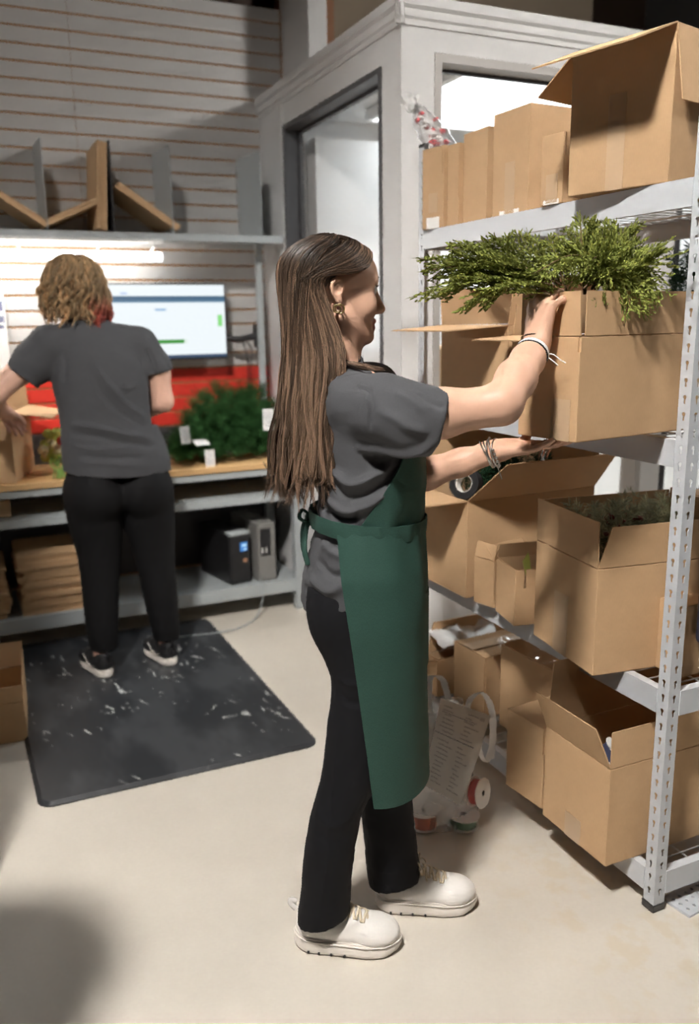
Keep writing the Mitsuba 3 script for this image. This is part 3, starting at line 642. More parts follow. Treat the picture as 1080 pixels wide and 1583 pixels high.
def locks(roots, rng, per, nseg, r0, spread0, spread1, color, jitter=.0):
    """roots: list of guide curves (k x 3). Strands gather round each guide."""
    V, Fc, Cc, at = [], [], [], 0
    ang = np.arange(3) * 2 * np.pi / 3
    for g in roots:
        c = spline(g, nseg); t = np.gradient(c, axis=0); t /= np.linalg.norm(t, axis=1, keepdims=True) + 1e-9
        a = np.zeros_like(c); a[0] = frame_of(t[0])[0]
        for q in range(1, nseg): w_ = a[q - 1] - t[q] * (a[q - 1] @ t[q]); a[q] = w_ / (np.linalg.norm(w_) + 1e-9)
        b = np.cross(t, a); u = np.linspace(0, 1, nseg)
        n = per; th = rng.random(n) * 6.283; rr = np.sqrt(rng.random(n)); ph = rng.random(n) * 6.28; end = 1 - .10 * rng.random(n)
        sp = (spread0 * (1 - u) + spread1 * u)[None, :] * (1 + .5 * np.sin(u[None, :] * 5 + ph[:, None]) * jitter)
        uu = u[None, :] * end[:, None]; ii = uu * (nseg - 1); i0 = np.minimum(ii.astype(int), nseg - 2); f = (ii - i0)[..., None]
        cc = c[i0] * (1 - f) + c[i0 + 1] * f; aa, bb = a[i0], b[i0]
        off = (rr * np.cos(th))[:, None, None] * aa + (rr * np.sin(th))[:, None, None] * bb
        p = cc + off * sp[..., None]
        rad = r0 * (1 - .75 * u ** 3) * (.8 + .4 * rng.random(n))[:, None]
        v = p[:, :, None] + rad[..., None, None] * (np.cos(ang)[None, None, :, None] * aa[:, :, None] + np.sin(ang)[None, None, :, None] * bb[:, :, None])
        V.append(v.reshape(-1, 3))
        k = np.arange(n)[:, None, None] * nseg * 3 + np.arange(nseg - 1)[None, :, None] * 3; j = np.arange(3)[None, None]
        q = np.stack(np.broadcast_arrays(k + j, k + (j + 1) % 3, k + 3 + (j + 1) % 3, k + 3 + j), -1).reshape(-1, 4) + at
        Fc += [q[:, [0, 1, 2]], q[:, [0, 2, 3]]]
        tone = rng.random(); col = np.stack([color(tone, float(x)) for x in u]); col = col[None] * (.85 + .3 * rng.random(n))[:, None, None]
        Cc.append(np.repeat(col.reshape(-1, 3), 3, 0)); at += n * nseg * 3
    return trimesh.Trimesh(np.vstack(V), np.vstack(Fc), process=False), np.vstack(Cc)

def sheet(P, th):
    """Closed thin solid from a grid of points (n x m x 3), thickness th along the normals."""
    n, m = P.shape[:2]; i, j = np.meshgrid(np.arange(n - 1), np.arange(m - 1), indexing='ij')
    q = np.stack([i * m + j, (i + 1) * m + j, (i + 1) * m + j + 1, i * m + j + 1], -1).reshape(-1, 4)
    a = trimesh.Trimesh(P.reshape(-1, 3), np.vstack([q[:, [0, 1, 2]], q[:, [0, 2, 3]]]), process=False); N = np.array(a.vertex_normals); k = n * m
    v = np.vstack([a.vertices + N * th * .5, a.vertices - N * th * .5]); f = [a.faces, a.faces[:, ::-1] + k]
    ring = list(range(m)) + [r * m + m - 1 for r in range(1, n)] + [(n - 1) * m + c for c in range(m - 2, -1, -1)] + [r * m for r in range(n - 2, 0, -1)]
    r = np.array(ring); s = np.roll(r, -1); f += [np.stack([r, r + k, s + k], 1), np.stack([r, s + k, s], 1)]
    return trimesh.Trimesh(v, np.vstack(f), process=False)

# ------------------------------------------------------------------ sneakers
def outline(L, wt, wh, n=64):
    """Foot outline from heel (x = 0) to toe (x = L)."""
    x = (1 - np.cos(np.linspace(0, np.pi, n))) / 2
    w = np.interp(x, [0, .12, .35, .68, .86, 1], [wh * .75, wh, (wh + wt) * .48, wt, wt * .88, wt * .55]) / 2 * np.sqrt(np.clip(1 - np.abs(2 * x - 1) ** 7, 0, 1))
    return np.vstack([np.c_[x * L, w], np.c_[x[::-1][1:-1] * L, -w[::-1][1:-1]]])
def sole_mesh(L, wt, wh, h0, h1, flare=.004, slots=True):
    o = outline(L, wt, wh); rows = []
    for u, g in ((0, -.006), (.10, -.001), (.35, .002), (.7, .0), (1, -.004)):
        p = o * 1.0; c = np.array([L / 2, 0]); d = (p - c) / np.linalg.norm(p - c, axis=1, keepdims=True); p = p + d * g
        top = h0 + (h1 - h0) * p[:, 0] / L; spring = .010 * np.clip((p[:, 0] / L - .78) / .22, 0, 1) ** 2
        rows.append(np.c_[p, u * top + spring])
    V = np.vstack(rows + [[[L / 2, 0, 0]], [[L / 2, 0, (h0 + h1) / 2]]]); n = len(o); F = []
    for r in range(4):
        i = np.arange(n); j = (i + 1) % n; F += [np.stack([r * n + i, r * n + j, (r + 1) * n + j], 1), np.stack([r * n + i, (r + 1) * n + j, (r + 1) * n + i], 1)]
    i = np.arange(n); j = (i + 1) % n; b, t = 5 * n, 5 * n + 1
    F += [np.stack([j, i, np.full(n, b)], 1), np.stack([4 * n + i, 4 * n + j, np.full(n, t)], 1)]
    m = trimesh.Trimesh(V, np.vstack(F), process=False)
    if m.volume < 0: m.invert()
    return m
def sneaker(key, put, mats, L=.262, wt=.100, wh=.080, h0=.043, h1=.036, low=False):
    """Children of key: sole, upper, tongue, laces, heel tab. put() brings shoe coordinates to the world."""
    up, so, la, tg = mats
    mk(key + '__sole', put(sole_mesh(L, wt, wh, h0, h1)), so, smooth=45)
    if not low:
        o = outline(L, wt, wh)
        pos = [k for k in range(len(o)) if .03 < o[k, 0] < .155 and k % 5 == 0]
        nt = [rbx(o[k, 0] - .0025, o[k, 1] - .004, .004, o[k, 0] + .0025, o[k, 1] + .004, .010, .001, 6) for k in pos]
        mk(key + '__sole__tread_notch', put(cat_(nt)), 'black_matte', kind='stuff')
        mk(key + '__sole__rim', put(cat_([tube(np.c_[np.vstack([outline(L, wt + .002, wh + .002), outline(L, wt + .002, wh + .002)[:1]]), np.interp(np.r_[outline(L, wt, wh)[:, 0], 0], [0, L], [h0 - .006, h1 - .004])], .0022, 6, cap=False)])), so, smooth=True)
    F = Field((-.01, -.06, .02), (L + .01, .06, .16), .0025); z = h0
    F.bone((.043, 0, z + .014), (.125, 0, z + .014), .0375, .0445, .02); F.bone((.036, 0, z + .05), (.060, 0, z + .05), .027, .030, .02)
    F.ell((L - .067, 0, z + .006), (.064, wt * .50, .036), .02); F.bone((.100, 0, z + .046), (L - .080, 0, z + .020), .028, .027, .016)
    F.bone((.030, 0, z + .098), (.088, 0, z + .090), .032, .030, .008, 's'); F.bone((.052, 0, z + .06), (.085, 0, z + .06), .023, .024, .006, 's')
    F.clip((0, 0, -1), -(min(h0, h1) - .004))
    m = F.mesh(2); m = creases(m, [([(L - .08, -.03, z + .045), (L - .07, 0, z + .052), (L - .08, .03, z + .045)], .0016, .004)])
    mk(key + '__upper', put(m), up, smooth=True)
    tp = [(.078, 0, z + .094), (.094, 0, z + .088), (.125, 0, z + .069), (.15, 0, z + .058)]
    P = np.array([[np.array(c) + np.array([0, y, -12 * y * y]) for y in np.linspace(-.021, .021, 9)] for c in spline(tp, 12)])
    mk(key + '__tongue', put(sheet(P, .004)), tg, smooth=50)
    lc = []
    for i in range(5):
        x = .104 + i * .0170; zz = z + .0770 - i * .0072
        for s in (1, -1): lc.append(tube(spline([(x, -.026 * s, zz - .006), (x + .006, 0, zz + .0055), (x + .013, .026 * s, zz - .012)], 9), .0034, 6, flat=.55))
    for s in (1, -1):
        lc.append(tube(spline([(.104, 0, z + .083), (.108, .018 * s, z + .097), (.116, .036 * s, z + .086), (.112, .022 * s, z + .079), (.105, .002, z + .083)], 16), .0024, 6, flat=.6))
        lc.append(tube(spline([(.105, 0, z + .083), (.121, .022 * s, z + .083), (.132, .040 * s, z + .058)], 10), .0024, 6, flat=.6))
    mk(key + '__laces', put(cat_(lc)), la, smooth=True)
    ht = tube(spline([(.006, 0, z + .052), (-.006, 0, z + .064), (-.006, 0, z + .076), (.008, 0, z + .072)], 12), .0035, 6, flat=2.4)
    mk(key + '__heel_tab', put(ht), tg, smooth=True)

# ================================================================== the woman in the green apron
W1 = Frame((.80, 1.70), (.92, -.392))
K = 'person'
lab(K, 'woman with long straight brown hair, grey T-shirt, green apron and black trousers, holding a box', 'person')
# skin: head, neck, arms and hands as one surface
F = Field((-.22, -.28, 1.03), (.54, .26, 1.70), .0024)
L1, R1 = head(F, (-.056, 0, 1.566), 17, 3, -2, 1.0)
F.chain([(-.062, 0, 1.50), (-.060, 0, 1.44), (-.052, 0, 1.37), (-.03, 0, 1.32)], [.055, .050, .056, .07], .03)
F.bone((.0, -.10, 1.312), (.0, .10, 1.312), .045, .045, .03)
F.bone((0, 0, 1.32), (.01, 0, 1.08), .07, .08, .03)
F.chain([(.030, -.160, 1.308), (.15, -.188, 1.314), (.270, -.198, 1.330)], [.046, .0455, .0395], .03)
F.chain([(.274, -.196, 1.334), (.310, -.150, 1.377), (.345, -.095, 1.412), (.374, -.052, 1.438)], [.0400, .0390, .033, .0265], .02)
F.chain([(.02, .150, 1.312), (.07, .178, 1.20), (.095, .172, 1.112)], [.052, .046, .040], .03)
F.chain([(.097, .170, 1.110), (.16, .135, 1.134), (.24, .098, 1.166), (.320, .066, 1.197)], [.040, .0385, .031, .0255], .02)
hand(F, (.374, -.050, 1.440), (.12, .10, 1), (.86, .45, -.08), (-.5, .86, -.02), [(38, 52, 30), (42, 55, 32), (46, 56, 34), (52, 58, 36)], [(.9, .25, .35), (.75, .65, .0)], .98)
hand(F, (.322, .064, 1.198), (.84, -.52, .15), (-.10, .10, 1), (.52, .84, .05), [(4, 6, 6), (2, 6, 6), (4, 8, 8), (8, 10, 8)], [(.40, .80, .30), (.35, .93, .0)], .96)
m = F.mesh(1); F = None
skin_mesh(K + '__body', W1.mesh(m), (.62, .375, .265), (W1.w(L1((.090, 0, -.0735))), np.array([.012, .026, .013]), (.50, .20, .17)))
eyes(K, W1, L1)
# trousers
NEAR = [(.045, -.110, -.085, .066, .067), (.083, -.108, -.085, .064, .066), (.20, -.098, -.085, .060, .064), (.36, -.073, -.082, .060, .066), (.46, -.036, -.08, .070, .070), (.58, -.012, -.078, .078, .074), (.70, .006, -.075, .085, .078), (.82, .002, -.075, .116, .084), (.92, 0, -.07, .118, .082)]
FAR = [(.030, .080, .06, .071, .066), (.072, .076, .06, .070, .066), (.20, .064, .062, .067, .066), (.29, .056, .064, .067, .066), (.46, .045, .07, .072, .07), (.58, .035, .072, .078, .074), (.70, .025, .075, .085, .08), (.82, .008, .075, .108, .084), (.92, 0, .07, .115, .082)]
F = Field((-.20, -.20, .02), (.20, .20, 1.0), .005)
F.loft(NEAR, .01); F.loft(FAR, .012, 2.2); F.ell((-.004, 0, .90), (.118, .150, .12), .03)
for s in (1, -1): F.ell((-.055, s * .065, .86), (.070, .080, .085), .03)
F.put(lambda x, y, z: np.maximum(z - (.084 + .28 * (x + .115) - .10 * (y + .085)), x + .02), (-.2, -.2, .03), (-.02, .1, .16), .003, 's'); F.put(lambda x, y, z: np.maximum(z - (.076 + .15 * (x - .076) - .10 * (y - .06)), -.01 - x), (-.005, -.05, .0), (.2, .2, .16), .003, 's')
m = F.mesh(2)
m = wrinkle(m, .0035, (.10, .10, .035), 5, lambda v: np.clip((.55 - v[:, 2]) / .4, .25, 1))
m = creases(m, [([(-.09, -.15, .72), (-.03, -.155, .715), (.03, -.16, .73)], .004, .010), ([(-.10, -.14, .69), (-.04, -.155, .672), (.02, -.155, .69)], -.004, .009), ([(-.12, -.10, .40), (-.08, -.148, .372), (-.02, -.145, .40)], .004, .012), ([(-.12, -.12, .345), (-.07, -.148, .33), (-.03, -.14, .35)], -.003, .010),
                ([(-.085, -.150, .62), (-.09, -.148, .35), (-.118, -.150, .12)], .003, .007)])
mk(K + '__trousers', W1.mesh(m), 'trousers_black', smooth=True)
# T-shirt
F = Field((-.20, -.29, .82), (.24, .29, 1.44), .004)
TEE = [(.84, -.006, 0, .137, .166), (.93, -.003, 0, .136, .166), (1.00, .004, 0, .124, .156), (1.055, .012, 0, .113, .140), (1.09, .014, 0, .119, .150), (1.14, .018, 0, .116, .155), (1.20, .020, 0, .111, .160), (1.26, .016, 0, .108, .162), (1.31, .006, 0, .102, .160), (1.352, -.012, 0, .083, .135), (1.385, -.036, 0, .066, .088), (1.405, -.05, 0, .058, .066)]
F.loft(TEE, .01)
F.chain([(.0, -.105, 1.326), (.045, -.150, 1.318), (.10, -.180, 1.302), (.185, -.200, 1.294)], [.060, .066, .067, .064], .035)
F.chain([(.0, .105, 1.328), (.025, .145, 1.322), (.06, .182, 1.22)], [.066, .070, .066], .035)
F.bone((.150, -.196, 1.300), (.26, -.205, 1.300), .050, .056, .006, 's')
nn, dd = (.966, 0, -.258), -.1895
F.put(lambda x, y, z: np.maximum(dd - (nn[0] * x + nn[2] * z), y + .11), (.10, -.29, 1.1), (.24, -.10, 1.44), .007, 's')
F.bone((-.055, 0, 1.38), (-.05, 0, 1.46), .058, .062, .004, 's')
F.clip((.18, -.18, -1), -.868)
m = F.mesh(2)
m = wrinkle(m, .006, (.15, .15, .06), 11, lambda v: np.clip((-.1895 - (nn[0] * v[:, 0] + nn[2] * v[:, 2])) / .03, 0, 1) + (v[:, 1] > -.1))
CR = [([(-.02, -.15, 1.243), (.04, -.20, 1.232), (.10, -.23, 1.245), (.155, -.24, 1.29)], .010, .011), ([(.0, -.15, 1.225), (.05, -.18, 1.212), (.11, -.18, 1.222)], -.010, .011),
      ([(-.075, -.10, 1.20), (-.03, -.14, 1.165), (.03, -.15, 1.19), (.06, -.14, 1.225)], .008, .009), ([(-.09, -.09, 1.175), (-.03, -.14, 1.135), (.04, -.15, 1.165), (.08, -.13, 1.21)], -.007, .009),
      ([(-.095, -.08, 1.14), (-.04, -.135, 1.105), (.02, -.15, 1.13), (.07, -.14, 1.18)], .008, .009), ([(-.10, -.07, 1.11), (-.05, -.13, 1.082), (.0, -.15, 1.10)], -.006, .008), ([(-.10, -.06, 1.095), (-.06, -.12, 1.066), (-.02, -.14, 1.075)], .007, .008),
      ([(-.02, -.165, 1.375), (.02, -.20, 1.34), (.005, -.21, 1.27)], -.0035, .0045), ([(.06, -.22, 1.36), (.10, -.235, 1.33), (.13, -.25, 1.31)], .004, .008), ([(.02, -.225, 1.33), (.08, -.24, 1.30), (.13, -.25, 1.28)], .005, .010), ([(.09, -.22, 1.355), (.13, -.24, 1.335), (.16, -.25, 1.335)], -.004, .007),
      ([(-.10, -.09, 1.03), (-.06, -.14, 1.01), (-.02, -.16, 1.03)], .006, .009), ([(-.11, -.09, .99), (-.07, -.145, .965), (-.03, -.165, .985)], -.006, .010), ([(-.125, -.07, .955), (-.09, -.13, .93), (-.04, -.165, .95)], .007, .011), ([(-.135, -.04, .915), (-.10, -.12, .895), (-.05, -.16, .915)], -.004, .010),
      ([(-.075, -.04, 1.30), (-.08, -.08, 1.25), (-.06, -.12, 1.22)], .005, .010)]
m = creases(m, [(c, a * 1.35, w) for c, a, w in CR])
mk(K + '__t_shirt', W1.mesh(m), 'tee_grey', smooth=True)
collar = [(-.05 + .064 * math.cos(t), .067 * math.sin(t), 1.402 - .012 * math.cos(t)) for t in np.linspace(0, 2 * np.pi, 40)]
mk(K + '__t_shirt__collar', W1.mesh(tube(collar, .0065, 8, cap=False, flat=1.6)), 'tee_grey', smooth=True)
# apron
def wrap(rows, nz, nt, fold):
    q = np.array(rows, float); o = np.argsort(q[:, 0]); q = q[o]
    z = np.linspace(q[0, 0], q[-1, 0], nz); c, a, b, e0, e1 = [np.interp(z, q[:, 0], q[:, i]) for i in range(1, 6)]
    P = np.zeros((nz, nt, 3))
    for i in range(nz):
        th = np.radians(np.linspace(-e1[i], e0[i], nt)); f = fold(z[i], th)
        P[i] = np.c_[c[i] + (a[i] + f) * np.cos(th), -(b[i] + f) * np.sin(th), np.full(nt, z[i])]
    return P
def f_skirt(z, th):
    g = max(0, 1 - (1.05 - z) / .22)
    return .005 * g * np.sin(11 * th + 1) * np.clip(1.4 - np.abs(th), .15, 1) + .003 * np.sin(3.2 * th + 6 * z) * min(1, (1.06 - z) / .3) + .0035 * np.sin(17 * (z - .02 * th)) * np.exp(-((z - .95) / .12) ** 2) * np.clip(1.2 - np.abs(th - .5), 0, 1)
SK = [(1.06, .012, .126, .158, 124, 120), (.96, .010, .136, .182, 117, 112), (.85, .010, .138, .188, 110, 106), (.70, .016, .134, .180, 105, 100), (.55, .024, .129, .170, 101, 96), (.424, .030, .124, .164, 98, 92)]
lab(K + '__apron')
del labels[K + '__apron']
mk(K + '__apron', W1.mesh(sheet(wrap(SK, 70, 110, f_skirt), .003)), 'apron_green', smooth=60, label='dark green bib apron tied at the waist')
BIB = [(1.045, .012, .123, .150, 112, 95), (1.075, .013, .126, .154, 100, 90), (1.14, .018, .126, .164, 82, 80), (1.21, .020, .122, .170, 62, 62), (1.30, .010, .116, .165, 40, 40), (1.335, .0, .112, .158, 36, 36)]
mk(K + '__apron__bib', W1.mesh(sheet(wrap(BIB, 40, 70, lambda z, th: .004 * np.sin(9 * th + 14 * z) * np.exp(-((z - 1.07) / .05) ** 2)), .003)), 'apron_green', smooth=60)
bt = wrap([(1.040, .012, .131, .157, 180, 180), (1.058, .012, .133, .159, 180, 180), (1.076, .013, .132, .158, 180, 180)], 7, 120, lambda z, th: .0012 * np.sin(23 * th))
bt[:, :, 2] += .012 * np.sin(np.linspace(-np.pi, np.pi, 120)) * 0 - .010 * np.cos(np.linspace(-np.pi, np.pi, 120))[None]
mk(K + '__apron__waist_tie', W1.mesh(sheet(bt, .003)), 'apron_green', smooth=60)
kn = [tube(spline([(-.118, -.012, 1.07), (-.135, -.020, 1.085), (-.142, -.030, 1.070), (-.128, -.022, 1.058), (-.118, -.01, 1.066)], 18), .006, 8, flat=.5), tube(spline([(-.118, -.01, 1.068), (-.128, -.03, 1.04), (-.132, -.045, 1.00), (-.124, -.05, .965)], 16), .0065, 8, flat=.4),
      tube(spline([(-.118, .01, 1.068), (-.135, .0, 1.045), (-.138, -.01, 1.00), (-.128, -.015, .955)], 16), .0065, 8, flat=.4), trimesh.creation.icosphere(2, .010).apply_translation((-.120, -.012, 1.067))]
mk(K + '__apron__bow', W1.mesh(cat_(kn)), 'apron_green', smooth=True)
for s in (1, -1):
    st = [(.085, s * .090, 1.325), (.055, s * .078, 1.355), (.0, s * .062, 1.378), (-.05, s * .058, 1.392), (-.085, s * .045, 1.398)]
    mk(K + '__apron__' + ('neck_strap' if s > 0 else 'neck_strap_001'), W1.mesh(tube(spline(st, 24), .010, 8, flat=.2)), 'apron_green', smooth=True)
pk = np.array([[(.010 + (.136 + .004) * math.cos(t), -(.174 + .004) * math.sin(t), z) for t in np.radians(np.linspace(8, 34, 14))] for z in np.linspace(.72, .90, 12)])
mk(K + '__apron__pocket', W1.mesh(sheet(pk, .003)), 'apron_green', smooth=60)
# socks, shoes
def shoe_put(s, t, deg):
    a = math.radians(deg)
    def put(mesh):
        m = tm(mesh).copy(); v = m.vertices; m.vertices = W1.w(np.c_[s + v[:, 0] * math.cos(a) - v[:, 1] * math.sin(a), t + v[:, 0] * math.sin(a) + v[:, 1] * math.cos(a), v[:, 2] + .0005]); return m
    return put
for nm, (s, t, deg), sk in (('sneaker', (-.181, -.066, -7), 'sock_beige'), ('sneaker_001', (.026, .062, -4), 'sock_grey')):
    put = shoe_put(s, t, deg)
    sneaker(f'{K}__{nm}', put, ('shoe_white', 'sole_white', 'lace_cream', 'shoe_white'))
    mk(f'{K}__{"sock" if nm == "sneaker" else "sock_001"}', put(tube(spline([(.100, 0, .085), (.078, 0, .10), (.066, 0, .14), (.066, 0, .24)], 14), [.026, .031, .034, .034, .033, .033, .034, .034, .034, .035, .036, .036, .037, .037], 20)), sk, smooth=True)
# hair
def w1_hair():
    r = np.random.default_rng(21); c = L1((-.008, 0, .026)); G = []
    def sk(az, el, k=1.0):       # point on the hair's outer ellipsoid: az 0 = face, 90 = her right side
        a, e = math.radians(az), math.radians(el); d = np.array([math.cos(e) * math.cos(a) * .105, -math.cos(e) * math.sin(a) * .083, math.sin(e) * .076]) * k
        return c + d @ R1
    for side in (1, -1):
        for i in range(210):
            u = r.random(); w = r.random(); k = 1.0 + .055 * (w - .45)
            if u < .45:          # front: sweeps back over the temple and behind the ear
                v = u / .45
                pts = [sk(side * 3, 47 + 43 * v, k * .985), sk(side * (35 + 21 * v), 33 + 31 * v, k), sk(side * (58 + 29 * v), 11 + 30 * v, k * 1.01), sk(side * (84 + 28 * v), 0 + 15 * v, k * 1.03), sk(side * (104 + 30 * v), -2 - 8 * v, k * 1.05), sk(side * (114 + 28 * v), -24, k * 1.07)]
            else:
                v = (u - .45) / .55
                pts = [sk(side * (20 + 150 * v), 88 - 8 * r.random(), k), sk(side * (92 + 80 * v), 62 - 14 * r.random(), k), sk(side * (114 + 62 * v), 24, k * 1.03), sk(side * (126 + 50 * v), -12, k * 1.06)]
            phi = np.clip((.02 + .46 * (u if u < .45 else .45 + .55 * v)) / .48, 0, 1) * .5     # 0 = front edge of the side, .5 = middle of the back
            phi = phi if side > 0 else 1 - phi
            def arc(z):
                q = np.clip((1.46 - z) / .36, 0, 1); th = math.radians(-112 + 224 * phi)    # round the back, near side first
                sx, tx = -.068 - .094 * math.cos(th) - .010 * q * math.cos(th) , .085 * math.sin(th) * (1 + .25 * q)
                return np.array([sx - .012 * q + .006 * (w - .5), tx, z])
            jit = r.normal(0, .0055, 3) * [1, 1, 0]; wv = r.random() * 6.28
            end = 1.095 + .12 * r.random() ** 1.3 + (.05 if phi < .12 or phi > .88 else 0)
            fall = [arc(1.45), arc(1.38) + jit * .5 + [.004 * math.sin(wv), 0, 0], arc(1.31) + jit * .8 + [.007 * math.sin(wv + 1.8), 0, 0], arc(1.24) + jit * 1.3 + [.009 * math.sin(wv + 3.6), 0, 0], arc(1.17) + jit * 1.8 + [.008 * math.sin(wv + 5.4), 0, 0], arc(end) + jit * 2.8 + [.008 * math.sin(wv + 7.4) + r.normal(0, .008), r.normal(0, .008), 0]]
            G.append(np.array(pts + fall))
    for i in range(26):          # lock over the near shoulder to the front
        w = r.random(); G.append(np.array([sk(118, 2), sk(128, -20, 1.04), (-.075, -.055, 1.47), (-.050, -.068, 1.425 - .01 * w), (-.015, -.080, 1.404 + .006 * w), (.020 + .03 * w, -.085, 1.396)]))
    root, tip = np.array([.026, .0165, .0115]), np.array([.135, .085, .056])
    def col(tone, u): return (root * (1 - u) + tip * u) * (.40 + .9 * tone) if tone < .72 else (root * (1 - u) * 2.0 + tip * (.50 + 1.0 * u)) * 1.15
    m, cc = locks(G, r, 22, 22, .00125, .0075, .0035, col, .25)
    return m, cc, sk
m, cc, sk1 = w1_hair()
scene[K + '__hair'] = mikit.ply(W1.mesh(m), 'hair', smooth=True, color=cc)
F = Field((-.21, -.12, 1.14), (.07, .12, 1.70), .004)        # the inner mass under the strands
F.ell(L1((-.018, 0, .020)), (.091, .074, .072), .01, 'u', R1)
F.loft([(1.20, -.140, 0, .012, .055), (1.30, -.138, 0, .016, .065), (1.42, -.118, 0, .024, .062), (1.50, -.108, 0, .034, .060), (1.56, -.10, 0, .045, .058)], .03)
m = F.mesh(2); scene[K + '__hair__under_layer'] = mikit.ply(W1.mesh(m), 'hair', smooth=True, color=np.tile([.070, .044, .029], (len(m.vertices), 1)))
# earrings, bracelets
def ring(c, ax, R, r, sides=8, n=40, ell=1.0):
    a, b, _ = frame_of(ax); t = np.linspace(0, 2 * np.pi, n); return tube([np.array(c) + a * R * math.cos(x) + b * R * ell * math.sin(x) for x in t], r, sides, cap=False)
ec = L1((-.012, .080, -.053)); 
for s, nm in ((-1, 'earring'), (1, 'earring_001')):
    for q, (dx, rr) in enumerate(((0, .0092), (-.006, .0076))):
        mk(f'{K}__{nm}' + ('' if q == 0 else '__inner_hoop'), W1.mesh(ring(L1((-.011 + dx, s * .0815, -.048)), (R1[1] + R1[0] * .35), rr, .0018)), 'gold', smooth=True)
wd = np.array((.50, .75, .60)); wc = np.array((.357, -.077, 1.423))
mk(K + '__wristband', W1.mesh(ring(wc, wd, .0325, .0034)), 'black_matte', smooth=True)
mk(K + '__wristband_001', W1.mesh(cat_([ring(wc + wd * .008, wd, .0315, .0042), tube(spline([(.385, -.083, 1.424), (.400, -.092, 1.422), (.412, -.095, 1.412), (.424, -.10, 1.405)], 10), .0014, 6), tube(spline([(.385, -.083, 1.420), (.397, -.094, 1.410), (.408, -.10, 1.400)], 10), .0014, 6)])), 'white_paper', smooth=True)
mk(K + '__wristband_002', W1.mesh(ring(np.array((.377, -.046, 1.456)), (.2, .25, 1.), .0275, .0016)), 'brow', smooth=True)
d2 = np.array((.9, -.35, .30)); c2 = np.array((.300, .073, 1.189))
br = [ring(c2 + d2 * o, d2 + np.array([0, .25 * k, .2 * k]), .031 + .003 * (i % 3), .0016) for i, (o, k) in enumerate(((0, .6), (.006, -.4), (.012, .2), (.018, -.8), (-.006, 1.0)))]
br += [trimesh.creation.icosphere(1, .0042).apply_translation(c2 + d2 * .008 + np.array([-.006 + .004 * i, -.035, .012 - .009 * i])) for i in range(5)]
br += [tube([c2 + [.014, -.034, -.025], c2 + [.026, -.03, -.055]], .0014, 5)]
mk(K + '__bracelet', W1.mesh(cat_(br)), 'silver', smooth=True)

# ================================================================== the woman at the packing bench
W2 = Frame((.55, 3.64), (0, 1))
K = 'person_001'
lab(K, 'woman with curly blond hair seen from behind in black leggings, packing at the bench', 'person')
F = Field((-.22, -.36, .98), (.46, .50, 1.80), .0032)
L2, R2 = head(F, (.105, .088, 1.632), 14, 12, 4, 1.0)
F.chain([(.09, .075, 1.56), (.085, .055, 1.50), (.07, .02, 1.42)], [.056, .056, .07], .03)
F.bone((.06, -.11, 1.41), (.06, .14, 1.41), .06, .06, .03); F.bone((.06, .01, 1.40), (.03, 0, 1.05), .08, .09, .03)
F.chain([(.055, .205, 1.425), (.07, .31, 1.325), (.03, .435, 1.235)], [.055, .052, .047], .03)
F.chain([(.032, .432, 1.232), (.15, .432, 1.19), (.29, .40, 1.145)], [.047, .043, .029], .02)
F.chain([(.05, -.165, 1.405), (.035, -.215, 1.29), (.03, -.232, 1.172)], [.055, .054, .047], .03)
F.chain([(.032, -.230, 1.168), (.15, -.165, 1.12), (.29, -.085, 1.07)], [.048, .043, .029], .02)
hand(F, (.29, .40, 1.145), (.75, -.35, -.5), (-.3, -.3, -.9), (.35, -.93, .1), [(20, 25, 15), (22, 26, 15), (24, 26, 15), (26, 28, 15)], [(.6, .5, .4), (.8, .5, .1)], .98)
hand(F, (.29, -.085, 1.07), (.8, .45, -.35), (-.2, .0, -1), (.45, .9, .1), [(20, 25, 15), (22, 26, 15), (24, 26, 15), (26, 28, 15)], [(.6, .5, .4), (.8, .5, .1)], .98)
m = F.mesh(1); skin_mesh(K + '__body', W2.mesh(m), (.60, .36, .27), (W2.w(L2((.090, 0, -.0735))), np.array([.013, .026, .013]), (.50, .20, .17)))
eyes(K, W2, L2)
F = Field((-.22, -.30, .04), (.24, .28, 1.0), .006)
F.loft([(.125, -.045, .104, .063, .056), (.13, -.045, .104, .064, .058), (.28, -.030, .100, .074, .072), (.42, -.015, .092, .076, .080), (.54, -.005, .086, .084, .092), (.68, .0, .090, .108, .112), (.80, -.005, .095, .128, .118), (.92, 0, .075, .120, .100)], .01)
F.loft([(.125, -.045, -.168, .063, .055), (.13, -.045, -.168, .064, .056), (.28, -.030, -.160, .074, .072), (.42, -.015, -.152, .076, .080), (.54, -.005, -.145, .084, .094), (.68, .0, -.132, .108, .115), (.80, -.005, -.128, .128, .120), (.92, 0, -.105, .120, .100)], .012)
for t in (.075, -.105): F.ell((-.075, t, .80), (.085, .105, .10), .03)
m = wrinkle(F.mesh(2), .003, (.12, .12, .03), 4, lambda v: np.clip((.35 - v[:, 2]) / .2, .2, 1)); mk(K + '__leggings', W2.mesh(m), 'leggings_black', smooth=True)
F = Field((-.22, -.34, .84), (.28, .42, 1.60), .005)
F.loft([(.86, -.005, -.020, .148, .225), (.92, -.004, -.020, .146, .222), (1.00, .002, -.012, .138, .212), (1.08, .012, .0, .128, .198), (1.15, .022, .006, .126, .192), (1.25, .035, .010, .130, .200), (1.34, .048, .012, .128, .200), (1.42, .058, .018, .112, .175), (1.475, .066, .030, .088, .125), (1.515, .078, .050, .070, .080)], .01)
F.chain([(.055, .13, 1.43), (.057, .205, 1.415), (.068, .268, 1.352), (.062, .335, 1.275)], [.070, .074, .076, .074], .035)
F.chain([(.05, -.09, 1.425), (.05, -.155, 1.405), (.038, -.205, 1.315), (.03, -.228, 1.24)], [.070, .072, .070, .068], .035)
